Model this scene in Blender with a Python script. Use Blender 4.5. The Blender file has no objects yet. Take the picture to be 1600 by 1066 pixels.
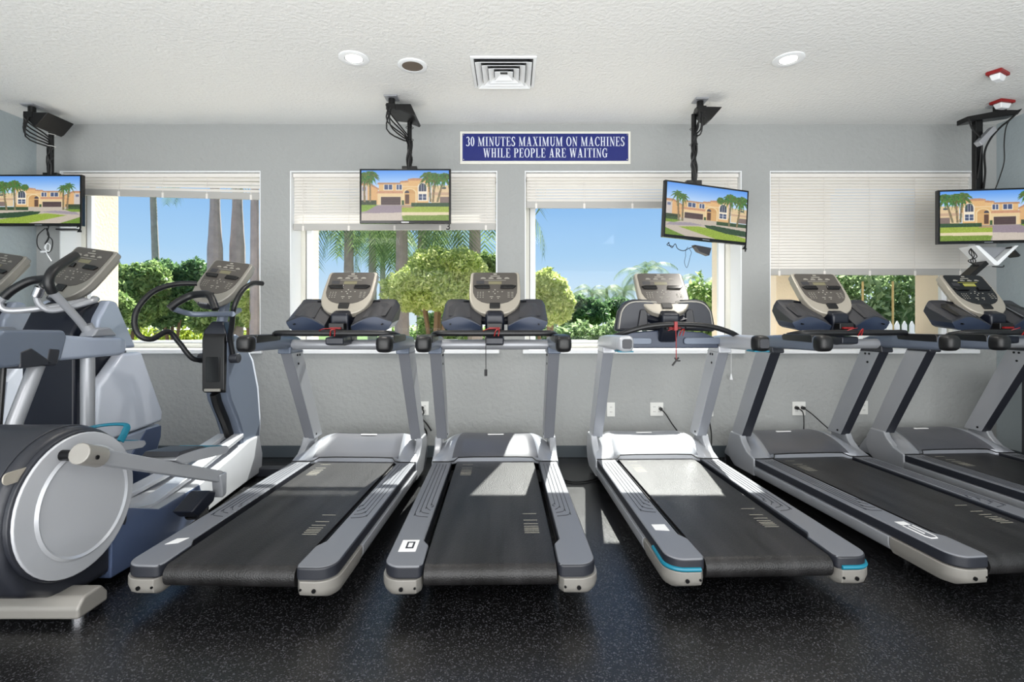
import bpy, bmesh, math, random
import numpy as np
from mathutils import Vector, Matrix, Euler
random.seed(7)
PI = math.pi
SC = bpy.context.scene
COL = SC.collection
# ------------------------------------------------------------------ camera
F = 791.0; HY = 499.0; EYE = 1.215
cam_d = bpy.data.cameras.new('camera'); cam = bpy.data.objects.new('camera', cam_d); COL.objects.link(cam)
cam.location = (0, 0, EYE); cam.rotation_euler = (PI/2, 0, 0)
cam_d.sensor_width = 36.0; cam_d.lens = F/1600*36.0
cam_d.shift_y = (HY-533)/1600.0
cam_d.clip_start = .05; cam_d.clip_end = 500
SC.camera = cam
# ------------------------------------------------------------------ colour management
SC.view_settings.view_transform = 'Standard'; SC.view_settings.look = 'None'
SC.view_settings.gamma = 1.0; SC.view_settings.use_curve_mapping = False
SC.view_settings.exposure = 0.0
SC.display_settings.display_device = 'sRGB'
# ------------------------------------------------------------------ world (clear blue sky, paler at the horizon)
W = bpy.data.worlds.new('sky'); SC.world = W; W.use_nodes = True
nt = W.node_tree; nt.nodes.clear()
wo = nt.nodes.new('ShaderNodeOutputWorld'); bg = nt.nodes.new('ShaderNodeBackground')
tc = nt.nodes.new('ShaderNodeTexCoord'); sp = nt.nodes.new('ShaderNodeSeparateXYZ'); cr = nt.nodes.new('ShaderNodeValToRGB')
nt.links.new(tc.outputs['Generated'], sp.inputs[0]); nt.links.new(sp.outputs['Z'], cr.inputs[0])
nt.links.new(cr.outputs[0], bg.inputs[0]); nt.links.new(bg.outputs[0], wo.inputs[0])
el = cr.color_ramp.elements
el[0].position = 0.0; el[0].color = (.78, .89, .98, 1)
el[1].position = 1.0; el[1].color = (.10, .26, .62, 1)
e = el.new(.12); e.color = (.45, .69, .98, 1)
e = el.new(.30); e.color = (.19, .45, .92, 1)
bg.inputs[1].default_value = 1.0
# ------------------------------------------------------------------ sun through the windows
def sun():
    d = bpy.data.lights.new('sun', 'SUN'); o = bpy.data.objects.new('sun', d); COL.objects.link(o)
    d.energy = 14.0; d.angle = math.radians(.6); d.color = (1.0, .97, .92)
    o.rotation_euler = Vector((-.256, -1.0, -1.239)).to_track_quat('-Z', 'Y').to_euler()
    o.location = (5, 20, 20)
sun()
def area(name, loc, rot, sx, sy, power, color=(1, 1, 1)):
    d = bpy.data.lights.new(name, 'AREA'); o = bpy.data.objects.new(name, d); COL.objects.link(o)
    d.shape = 'RECTANGLE'; d.size = sx; d.size_y = sy; d.energy = power; d.color = color
    o.location = loc; o.rotation_euler = rot
# added area fills out of view
area('fill_behind', (0, -2.9, 1.3), (PI/2-.28, 0, 0), 8.2, 2.2, 320, (1, 1, 1))  # added frontal fill just inside the solid near wall
area('upward_fill', (0, -.7, .05), (PI, 0, 0), 7.6, 3.2, 275, (1, .985, .965))  # added upward fill at floor level to brighten ceiling and walls
for i, x in enumerate((-2.6, 0, 2.6)):
    area('overhead_fill', (x, -1.2, 2.88), (0, 0, 0), 1.2, 1.2, 40, (1, .99, .97))  # added fill below the ceiling, no panel is fitted
def pt(u, v, Y):
    return Vector(((u-800)*Y/F, Y, EYE-(v-HY)*Y/F))
# ------------------------------------------------------------------ materials
def hexc(r, g, b):
    f = lambda c: (c/255/12.92) if c/255 <= .04045 else ((c/255+.055)/1.055)**2.4
    return (f(r), f(g), f(b), 1)
MATS = {}
def mat(name, rgb, rough=.5, metal=0.0, bump=None, spec=.5, var=None, coat=0.0, emit=None, aniso=None):
    if name in MATS: return MATS[name]
    m = bpy.data.materials.new(name); m.use_nodes = True; MATS[name] = m
    n = m.node_tree; b = n.nodes['Principled BSDF']
    c = hexc(*rgb)
    b.inputs['Base Color'].default_value = c; b.inputs['Roughness'].default_value = rough
    b.inputs['Metallic'].default_value = metal; b.inputs['Specular IOR Level'].default_value = spec
    b.inputs['Coat Weight'].default_value = coat; b.inputs['Coat Roughness'].default_value = .15
    if emit:
        b.inputs['Emission Color'].default_value = hexc(*emit[0]); b.inputs['Emission Strength'].default_value = emit[1]
    t = n.nodes.new('ShaderNodeTexCoord')
    if var:     # (scale, amount): mottled wear in the base colour
        no = n.nodes.new('ShaderNodeTexNoise'); no.inputs['Scale'].default_value = var[0]; no.inputs['Detail'].default_value = 5
        n.links.new(t.outputs['Object'], no.inputs['Vector'])
        mx = n.nodes.new('ShaderNodeMix'); mx.data_type = 'RGBA'
        mx.inputs[6].default_value = tuple(x*(1-var[1]) for x in c[:3])+(1,)
        mx.inputs[7].default_value = tuple(min(1, x*(1+var[1])) for x in c[:3])+(1,)
        n.links.new(no.outputs['Fac'], mx.inputs[0]); n.links.new(mx.outputs[2], b.inputs['Base Color'])
    if bump:    # (scale, strength, distance)
        no = n.nodes.new('ShaderNodeTexNoise'); no.inputs['Scale'].default_value = bump[0]; no.inputs['Detail'].default_value = 3
        n.links.new(t.outputs['Object'], no.inputs['Vector'])
        bp = n.nodes.new('ShaderNodeBump'); bp.inputs['Strength'].default_value = bump[1]; bp.inputs['Distance'].default_value = bump[2]
        n.links.new(no.outputs['Fac'], bp.inputs['Height']); n.links.new(bp.outputs[0], b.inputs['Normal'])
    return m
M_wall = mat('wall_paint', (160, 162, 161), .75, bump=(28, .55, .012))
M_wallside = mat('side_wall_paint', (162, 172, 176), .75, bump=(28, .4, .01))
M_ceil = mat('ceiling_plaster', (226, 226, 224), .85, bump=(42, .6, .012))
M_stucco = mat('peach_stucco', (240, 224, 202), .9, bump=(40, .4, .01))
M_white = mat('white_paint', (236, 238, 240), .35)
M_frame = mat('window_vinyl', (224, 222, 212), .4)
M_framed = mat('window_gasket', (96, 92, 88), .5)
M_blind = mat('blind_slat', (226, 222, 216), .55)
M_blindr = mat('blind_rail', (176, 174, 170), .5)
M_base = mat('rubber_baseboard', (74, 82, 88), .45)
M_black = mat('black_plastic', (10, 10, 12), .42)
M_blackg = mat('black_gloss', (9, 9, 11), .15)
M_blackm = mat('black_metal', (11, 11, 12), .35, .2)
M_cable = mat('black_cable', (14, 14, 15), .5)
M_grip = mat('black_grip_foam', (13, 14, 17), .38, bump=(300, .2, .002))
M_silver = mat('silver_paint', (158, 160, 165), .32, .35)
M_silverl = mat('light_silver_paint', (190, 192, 197), .3, .3)
M_silverb = mat('blue_grey_plastic', (98, 107, 122), .34, .2)
M_railtop = mat('grey_rail_plastic', (112, 114, 120), .42, .1, bump=(500, .1, .001))
M_raildark = mat('charcoal_plastic', (34, 36, 43), .4)
M_hood = mat('hood_grey_plastic', (84, 85, 91), .36, .15)
M_hoodl = mat('hood_silver_plastic', (146, 149, 156), .32, .3)
M_cap = mat('warm_grey_end_cap', (134, 131, 126), .38, .15)
M_bezel = mat('warm_silver_bezel', (160, 154, 143), .35, .25)
M_bezel2 = mat('dark_silver_bezel', (140, 137, 130), .35, .25)
M_face = mat('taupe_console_face', (74, 70, 66), .3)
M_facek = mat('black_console_face', (20, 21, 24), .22)
M_lcd = mat('console_lcd', (112, 108, 84), .3)
M_lcdon = mat('console_lcd_green', (150, 150, 60), .3, emit=((170, 165, 60), .35))
M_mark = mat('console_print', (150, 147, 138), .5)
M_navy = mat('navy_plastic', (18, 22, 34), .32, .1)
M_tray = mat('tray_liner_grey', (48, 48, 52), .45)
M_trayb = mat('tray_blue_grey', (42, 52, 72), .32, .1)
M_teal = mat('teal_trim', (12, 112, 136), .4)
M_red = mat('red_plastic', (140, 20, 22), .4)
M_shell = mat('pale_blue_shell', (158, 167, 184), .28, .15)
M_shellw = mat('white_shell', (206, 211, 222), .28, .05)
M_shelln = mat('slate_blue_shell', (78, 92, 122), .28, .2)
M_sticker = mat('white_sticker', (228, 228, 228), .5)
M_beltmark = mat('belt_print', (150, 146, 134), .6)
M_bolt = mat('dark_bolt', (30, 30, 32), .3, .8)
M_chrome = mat('chrome', (200, 200, 205), .15, 1.0)
M_signb = mat('sign_blue', (22, 34, 110), .3)
M_signt = mat('sign_lettering', (226, 230, 242), .5)
M_bark = mat('palm_bark', (168, 154, 148), .9, var=(6, .35), bump=(20, .6, .03))
M_bark2 = mat('tree_bark', (124, 100, 78), .9, var=(8, .3))
M_ground = mat('pale_patio_paving', (186, 180, 170), .9, var=(3, .1))
M_blue = mat('blue_canvas', (30, 58, 150), .6)
M_lawn = mat('lawn_green', (92, 120, 50), .9, var=(5, .3))
M_outlet = mat('outlet_plastic', (226, 226, 222), .35)
M_outh = mat('outlet_slot', (60, 60, 60), .5)
M_cab = mat('dark_cabinet', (50, 50, 54), .5)

def belt_mat():
    m = bpy.data.materials.new('running_belt_rubber'); m.use_nodes = True; n = m.node_tree; b = n.nodes['Principled BSDF']
    t = n.nodes.new('ShaderNodeTexCoord'); mp = n.nodes.new('ShaderNodeMapping'); mp.inputs['Scale'].default_value = (9, .8, 1)
    no = n.nodes.new('ShaderNodeTexNoise'); no.inputs['Scale'].default_value = 1.6; no.inputs['Detail'].default_value = 6
    n.links.new(t.outputs['Object'], mp.inputs[0]); n.links.new(mp.outputs[0], no.inputs['Vector'])
    c = n.nodes.new('ShaderNodeValToRGB'); c.color_ramp.elements[0].position = .32; c.color_ramp.elements[1].position = .72
    c.color_ramp.elements[0].color = hexc(12, 11, 11); c.color_ramp.elements[1].color = hexc(40, 39, 40)
    n.links.new(no.outputs['Fac'], c.inputs[0]); n.links.new(c.outputs[0], b.inputs['Base Color'])
    b.inputs['Roughness'].default_value = .42; b.inputs['Specular IOR Level'].default_value = .4
    wv = n.nodes.new('ShaderNodeTexVoronoi'); wv.inputs['Scale'].default_value = 160
    n.links.new(t.outputs['Object'], wv.inputs['Vector'])
    bp = n.nodes.new('ShaderNodeBump'); bp.inputs['Strength'].default_value = .5; bp.inputs['Distance'].default_value = .002
    n.links.new(wv.outputs['Distance'], bp.inputs['Height']); n.links.new(bp.outputs[0], b.inputs['Normal'])
    return m
M_belt = belt_mat()
def floor_mat():
    m = bpy.data.materials.new('speckled_rubber_floor'); m.use_nodes = True; n = m.node_tree; b = n.nodes['Principled BSDF']
    t = n.nodes.new('ShaderNodeTexCoord')
    vo = n.nodes.new('ShaderNodeTexVoronoi'); vo.inputs['Scale'].default_value = 240; vo.feature = 'F1'
    n.links.new(t.outputs['Object'], vo.inputs['Vector'])
    sx = n.nodes.new('ShaderNodeSeparateColor'); n.links.new(vo.outputs['Color'], sx.inputs[0])
    c = n.nodes.new('ShaderNodeValToRGB'); c.color_ramp.interpolation = 'CONSTANT'
    c.color_ramp.elements[0].color = hexc(15, 15, 16); c.color_ramp.elements[1].position = .86; c.color_ramp.elements[1].color = hexc(62, 62, 66); b.inputs['Specular IOR Level'].default_value = .7
    n.links.new(sx.outputs[0], c.inputs[0]); n.links.new(c.outputs[0], b.inputs['Base Color'])
    no = n.nodes.new('ShaderNodeTexNoise'); no.inputs['Scale'].default_value = 3; no.inputs['Detail'].default_value = 5
    n.links.new(t.outputs['Object'], no.inputs['Vector'])
    r = n.nodes.new('ShaderNodeMapRange'); r.inputs['To Min'].default_value = .24; r.inputs['To Max'].default_value = .29
    n.links.new(no.outputs['Fac'], r.inputs[0]); n.links.new(r.outputs[0], b.inputs['Roughness'])
    n2 = n.nodes.new('ShaderNodeTexNoise'); n2.inputs['Scale'].default_value = 200; n2.inputs['Detail'].default_value = 2
    n.links.new(t.outputs['Object'], n2.inputs['Vector'])
    bp = n.nodes.new('ShaderNodeBump'); bp.inputs['Strength'].default_value = .5; bp.inputs['Distance'].default_value = .002
    n.links.new(n2.outputs['Fac'], bp.inputs['Height']); n.links.new(bp.outputs[0], b.inputs['Normal'])
    return m
M_floor = floor_mat()
def glass_mat():
    m = bpy.data.materials.new('window_glass'); m.use_nodes = True; n = m.node_tree; n.nodes.remove(n.nodes['Principled BSDF'])
    o = n.nodes['Material Output']; tr = n.nodes.new('ShaderNodeBsdfTransparent'); gl = n.nodes.new('ShaderNodeBsdfGlossy')
    gl.inputs['Roughness'].default_value = .02; tr.inputs[0].default_value = (.96, .98, .97, 1)
    lw = n.nodes.new('ShaderNodeLayerWeight'); lw.inputs[0].default_value = .5; pw = n.nodes.new('ShaderNodeMath'); pw.operation = 'POWER'; pw.inputs[1].default_value = 5
    ma = n.nodes.new('ShaderNodeMath'); ma.operation = 'MULTIPLY_ADD'; ma.inputs[1].default_value = .6; ma.inputs[2].default_value = .004
    mx = n.nodes.new('ShaderNodeMixShader'); n.links.new(lw.outputs['Facing'], pw.inputs[0]); n.links.new(pw.outputs[0], ma.inputs[0])
    n.links.new(ma.outputs[0], mx.inputs[0]); n.links.new(tr.outputs[0], mx.inputs[1]); n.links.new(gl.outputs[0], mx.inputs[2])
    n.links.new(mx.outputs[0], o.inputs[0]); return m
M_glass = glass_mat()
def leaf_mat(name, a, b_, trans=.45):
    m = bpy.data.materials.new(name); m.use_nodes = True; n = m.node_tree; b = n.nodes['Principled BSDF']
    g = n.nodes.new('ShaderNodeNewGeometry'); c = n.nodes.new('ShaderNodeValToRGB')
    c.color_ramp.elements[0].color = hexc(*a); c.color_ramp.elements[1].color = hexc(*b_)
    n.links.new(g.outputs['Random Per Island'], c.inputs[0]); n.links.new(c.outputs[0], b.inputs['Base Color'])
    b.inputs['Roughness'].default_value = .5
    t = n.nodes.new('ShaderNodeBsdfTranslucent'); n.links.new(c.outputs[0], t.inputs[0])
    mx = n.nodes.new('ShaderNodeMixShader'); mx.inputs[0].default_value = trans
    n.links.new(b.outputs[0], mx.inputs[1]); n.links.new(t.outputs[0], mx.inputs[2])
    n.links.new(mx.outputs[0], n.nodes['Material Output'].inputs[0]); return m
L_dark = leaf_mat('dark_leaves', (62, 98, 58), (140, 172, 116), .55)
L_mid = leaf_mat('mid_leaves', (96, 130, 66), (186, 206, 136), .55)
L_light = leaf_mat('light_leaves', (150, 172, 70), (236, 240, 170), .6)
L_hedge = leaf_mat('hedge_leaves', (84, 114, 62), (196, 214, 164), .6)
L_palm = leaf_mat('palm_leaves', (70, 100, 58), (140, 160, 104), .5)
L_yel = leaf_mat('yellow_green_leaves', (150, 170, 40), (214, 220, 110), .4)

# ------------------------------------------------------------------ mesh helpers
def smooth_path(P, n=6):
    P = [Vector(p) for p in P]
    if len(P) < 3: return P
    out = []
    for i in range(len(P)-1):
        p0 = P[max(i-1, 0)]; p1 = P[i]; p2 = P[i+1]; p3 = P[min(i+2, len(P)-1)]
        for k in range(n):
            t = k/n
            out.append(.5*((2*p1)+(-p0+p2)*t+(2*p0-5*p1+4*p2-p3)*t*t+(-p0+3*p1-3*p2+p3)*t**3))
    out.append(P[-1]); return out
class MB:
    def __init__(s): s.v = []; s.f = []; s.m = []
    def add(s, vs, fs, m=0, M=None):
        k = len(s.v)
        for p in vs:
            p = Vector(p); s.v.append(M @ p if M else p)
        for i, f in enumerate(fs):
            s.f.append([a+k for a in f]); s.m.append(m[i] if isinstance(m, list) else m)
        return s
    def box(s, lo, hi, m=0, M=None):
        x0, y0, z0 = lo; x1, y1, z1 = hi
        vs = [(x0,y0,z0),(x1,y0,z0),(x1,y1,z0),(x0,y1,z0),(x0,y0,z1),(x1,y0,z1),(x1,y1,z1),(x0,y1,z1)]
        fs = [(0,3,2,1),(4,5,6,7),(0,1,5,4),(1,2,6,5),(2,3,7,6),(3,0,4,7)]
        return s.add(vs, fs, m, M)
    def cbox(s, c, d, m=0, M=None):
        return s.box([c[i]-d[i]/2 for i in range(3)], [c[i]+d[i]/2 for i in range(3)], m, M)
    def prism(s, pts, axis, lo, hi, m=0, mside=None, mfn=None, M=None):
        n = len(pts)
        def P(p, t):
            return {'x': (t, p[0], p[1]), 'y': (p[0], t, p[1]), 'z': (p[0], p[1], t)}[axis]
        vs = [P(p, lo) for p in pts]+[P(p, hi) for p in pts]
        area2 = sum(pts[i][0]*pts[(i+1) % n][1]-pts[(i+1) % n][0]*pts[i][1] for i in range(n))
        fs = [list(range(n))[::-1], list(range(n, 2*n))]+[(i, (i+1) % n, n+(i+1) % n, n+i) for i in range(n)]
        flip = (area2 < 0) ^ (axis == 'y')
        if flip: fs = [tuple(reversed(f)) for f in fs]
        ms = [m, m]+[mside if mside is not None else m]*n
        if mfn:
            for i in range(n):
                a = pts[i]; b = pts[(i+1) % n]; r = mfn(a, b)
                if r is not None: ms[2+i] = r
        return s.add(vs, fs, ms, M)
    def loft(s, rings, m=0, caps=True, M=None, mfn=None):
        n = len(rings[0]); vs = [p for r in rings for p in r]; fs = []; ms = []
        for i in range(len(rings)-1):
            for j in range(n):
                fs.append((i*n+j, i*n+(j+1) % n, (i+1)*n+(j+1) % n, (i+1)*n+j)); ms.append(mfn(i, j) if mfn else m)
        if caps:
            fs.append(list(range(n))[::-1]); fs.append([(len(rings)-1)*n+j for j in range(n)]); ms += [m, m]
        return s.add(vs, fs, ms, M)
    def tube(s, path, r, seg=10, m=0, smooth=True, flat=1.0, M=None, n=6):
        P = smooth_path(path, n) if smooth else [Vector(p) for p in path]
        N = len(P); rings = []
        up = None
        for i, p in enumerate(P):
            t = (P[min(i+1, N-1)]-P[max(i-1, 0)])
            if t.length < 1e-9: t = Vector((0, 0, 1))
            t.normalize()
            if up is None:
                up = Vector((0, 0, 1)) if abs(t.z) < .9 else Vector((1, 0, 0))
            a = (up-t*up.dot(t)).normalized(); b = t.cross(a); up = a
            rr = r[0]+(r[1]-r[0])*i/(N-1) if isinstance(r, (tuple, list)) else r
            rings.append([p+a*math.cos(2*PI*k/seg)*rr+b*math.sin(2*PI*k/seg)*rr*flat for k in range(seg)])
        return s.loft(rings, m, True, M)
    def cyl(s, a, b, r, seg=20, m=0, M=None, r2=None):
        return s.tube([a, b], (r, r if r2 is None else r2), seg, m, False, 1.0, M)
    def build(s, name, mats, parent=None, bevel=0, seg=2, ang=35, sub=0, recalc=True):
        me = bpy.data.meshes.new(name); me.from_pydata([tuple(v) for v in s.v], [], s.f)
        mats = mats if isinstance(mats, (list, tuple)) else [mats]
        for q in mats: me.materials.append(q)
        me.polygons.foreach_set('material_index', s.m)
        me.update()
        if recalc:
            bm = bmesh.new(); bm.from_mesh(me); bmesh.ops.recalc_face_normals(bm, faces=bm.faces); bm.to_mesh(me); bm.free()
        me.polygons.foreach_set('use_smooth', [True]*len(me.polygons))
        me.set_sharp_from_angle(angle=math.radians(ang))
        o = bpy.data.objects.new(name, me); COL.objects.link(o)
        if parent: o.parent = parent
        if bevel:
            b = o.modifiers.new('bevel', 'BEVEL'); b.width = bevel; b.segments = seg; b.limit_method = 'ANGLE'; b.angle_limit = math.radians(ang)
            b.harden_normals = True
        if sub:
            q = o.modifiers.new('sub', 'SUBSURF'); q.levels = sub; q.render_levels = sub
        return o
def tag(o, label=None, cat=None, group=None, kind=None):
    if label: o['label'] = label
    if cat: o['category'] = cat
    if group: o['group'] = group
    if kind: o['kind'] = kind
    return o
def empty(name, loc=(0, 0, 0), rz=0, label=None, cat=None, group=None):
    o = bpy.data.objects.new(name, None); COL.objects.link(o); o.location = loc; o.rotation_euler = (0, 0, rz)
    o.empty_display_size = .1
    return tag(o, label, cat, group)
def kids(o): return [c for c in bpy.data.objects if c.parent == o]
def copy_tree(o, parent=None):
    c = o.copy(); COL.objects.link(c)
    if parent: c.parent = parent
    for ch in kids(o): copy_tree(ch, c)
    return c
def struct(o): o['kind'] = 'structure'; return o
def rrect(x0, y0, x1, y1, r, n=5):
    out = []
    for cx, cy, a in ((x1-r, y1-r, 0), (x0+r, y1-r, 90), (x0+r, y0+r, 180), (x1-r, y0+r, 270)):
        for k in range(n+1):
            t = math.radians(a+90*k/n); out.append((cx+r*math.cos(t), cy+r*math.sin(t)))
    return out
def mirx(pts): return [(-x, y) for x, y in pts]

# ------------------------------------------------------------------ room
XL, XR, YF, YN, ZC = -4.184, 4.263, 4.454, -3.2, 2.93
YI, YO = 4.76, 5.12          # inner leaf / outer leaf of the window wall
WIN = [(-3.981, -2.213), (-1.954, -.130), (.113, 2.022), (2.269, 4.077)]
ZS, ZT = .945, 2.521
struct(MB().box((XL, YN, -.06), (XR, YF, 0)).build('floor', M_floor))
struct(MB().box((XL-.1, YN-.1, ZC), (XR+.1, YO, ZC+.1)).build('ceiling', M_ceil))
def wall_with_holes(y0, y1, x0, x1, m, name, z1=ZC, ZT=ZT):
    b = MB(); b.box((x0, y0, -.06), (x1, y1, ZS)); b.box((x0, y0, ZT), (x1, y1, z1))
    xs = [x0]+[q for w in WIN for q in w]+[x1]
    for i in range(0, len(xs), 2): b.box((xs[i], y0, ZS), (xs[i+1], y1, ZT))
    return struct(b.build(name, m))
wall_with_holes(YF, YI, XL-.1, XR+.1, M_wall, 'wall_far')
wall_with_holes(YI, YO, XL-.6, XR+.6, M_stucco, 'wall_outer', 3.5, 3.2)
struct(MB().box((XL-.1, YN, -.06), (XL, YF, ZC)).build('wall_left', M_wallside))
struct(MB().box((XR, YN, -.06), (XR+.1, YF, ZC)).build('wall_right', M_wallside))
struct(MB().box((XL-.1, YN-.1, -.06), (XR+.1, YN, ZC)).build('wall_near', M_wallside))
struct(MB().box((XL, YF-.012, 0), (XR, YF, .105)).build('baseboard_far', M_base, bevel=.004))
struct(MB().box((XL, YN, 0), (XL+.012, YF-.012, .105)).build('baseboard_left', M_base, bevel=.004))
struct(MB().box((XR-.012, YN, 0), (XR, YF-.012, .105)).build('baseboard_right', M_base, bevel=.004))
# windows: root = frame mesh, children = pane, sill, sash bars
fr_l = [.085, .10, .105, .03]; fr_r = [.02, .02, .11, .10]
for i, (x0, x1) in enumerate(WIN):
    a, b_ = fr_l[i], fr_r[i]; y0, y1 = 4.67, 4.745
    m = MB()
    m.box((x0, y0, ZS), (x0+a*.45, y1, ZT)); m.box((x1-b_*.45, y0, ZS), (x1, y1, ZT))
    m.box((x0, y0, ZT-.045), (x1, y1, ZT)); m.box((x0, y0, ZS), (x1, y1, ZS+.05))
    w = struct(m.build('window_%d' % (i+1), M_frame, bevel=.004))
    s = MB()
    s.box((x0+a*.45+.006, y0+.018, ZS+.05), (x0+a, y1-.018, ZT-.045)); s.box((x1-b_, y0+.018, ZS+.05), (x1-b_*.45-.004, y1-.018, ZT-.045))
    s.box((x0+a, y0+.018, ZS+.05), (x1-b_, y1-.018, ZS+.075)); s.box((x0+a, y0+.018, ZT-.07), (x1-b_, y1-.018, ZT-.045))
    s.build('sash', M_white, w, bevel=.003)
    g = MB(); g.box((x0+a*.45, y0+.022, ZS+.05), (x0+a*.45+.006, y1-.02, ZT-.045)); g.box((x1-b_*.45-.004, y0+.022, ZS+.05), (x1-b_*.45, y1-.02, ZT-.045))
    g.build('gasket', M_framed, w)
    MB().box((x0+a, 4.704, ZS+.075), (x1-b_, 4.709, ZT-.07)).build('pane', M_glass, w)
    MB().box((x0-.02, YF-.028, ZS-.032), (x1+.02, y0, ZS+.004)).build('window_sill', M_white, w, bevel=.006)
    # white painted reveals
    r = MB(); r.box((x0, YF+.002, ZS+.004), (x0+.008, y0, ZT)); r.box((x1-.008, YF+.002, ZS+.004), (x1, y0, ZT)); r.box((x0+.008, YF+.002, ZT-.008), (x1-.008, y0, ZT))
    r.build('reveal', M_white, w)

# ------------------------------------------------------------------ venetian blinds
def blind(i, zb0, zb1, tilt, label, x0=None, x1=None):
    wx0, wx1 = WIN[i]; wx0 += .012; wx1 -= .012
    y = 4.505; zt = ZT-.012
    root = empty('venetian_blind', ((wx0+wx1)/2, y, zt), 0, label, 'blind', 'white venetian blinds in the windows')
    hw = (wx1-wx0)/2
    MB().box((-hw, -.02, -.035), (hw, .02, 0)).build('head_rail', M_blind, root, bevel=.004)
    s = MB(); pitch = .0268
    nrow = int((zt-.035-max(zb0, zb1))/pitch)+1
    for k in range(nrow):
        def zz(x):
            t = (x+hw)/(2*hw); zb = zb0+(zb1-zb0)*t-zt
            return -.035+(zb+.035)*((k+.5)/nrow)
        c, sn = math.cos(tilt), math.sin(tilt); h = .0150
        for (xa, xb) in ((-hw+.004, hw-.004),):
            za, zb = zz(xa), zz(xb)
            prof = [(-h*c, -h*sn), (0, .0022), (h*c, h*sn)]
            for q in range(2):
                p, r_ = prof[q], prof[q+1]
                s.add([(xa, p[0], za+p[1]), (xb, p[0], zb+p[1]), (xb, r_[0], zb+r_[1]), (xa, r_[0], za+r_[1])], [(0, 1, 2, 3)])
    s.build('slats', M_blind, root, recalc=False)
    st = MB(); th = .058
    st.add([(-hw, -.014, zb0-zt-th), (hw, -.014, zb1-zt-th), (hw, .014, zb1-zt-th), (-hw, .014, zb0-zt-th),
            (-hw, -.014, zb0-zt), (hw, -.014, zb1-zt), (hw, .014, zb1-zt), (-hw, .014, zb0-zt)],
           [(0,3,2,1),(4,5,6,7),(0,1,5,4),(1,2,6,5),(2,3,7,6),(3,0,4,7)])
    st.build('bottom_rail', M_blindr, root, bevel=.004)
    for q in range(5):
        x = -hw+.09+(2*hw-.18)*q/4; t = (x+hw)/(2*hw); zb = zb0+(zb1-zb0)*t-zt
        cb = MB(); cb.box((x-.0012, -.0165, zb-th), (x+.0012, -.015, -.03)); cb.box((x-.009, -.018, zb-th-.006), (x+.009, -.0145, zb-.02))
        cb.build('ladder_cord', M_blind, root)
def Zb(v): return EYE-(v-HY)*4.5/F
blind(0, Zb(294), Zb(302), 1.16, 'narrow drawn-up white blind hanging crooked in the leftmost window')
blind(1, Zb(350), Zb(349), 1.16, 'half-lowered white blind behind the frontal television beside the blue sign')
blind(2, Zb(315), Zb(315), 1.16, 'raised white blind in the window right under the blue sign')
blind(3, Zb(420), Zb(420), 1.16, 'long white blind lowered nearly all the way in the right-hand window')
# pull cord with tassel hanging below the third window
pc = MB(); pc.cyl((1.905, 4.40, .975), (1.905, 4.40, .74), .0015, 6); pc.cyl((1.905, 4.40, .74), (1.905, 4.40, .69), .004, 10, r2=.014)
pc.cyl((1.905, 4.40, .975), (1.905, 4.5, 1.0), .0015, 6)
tag(pc.build('blind_pull_cord', M_white), 'thin white blind cord with tassel hanging over the sill below the window right of centre', 'cord')

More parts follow.
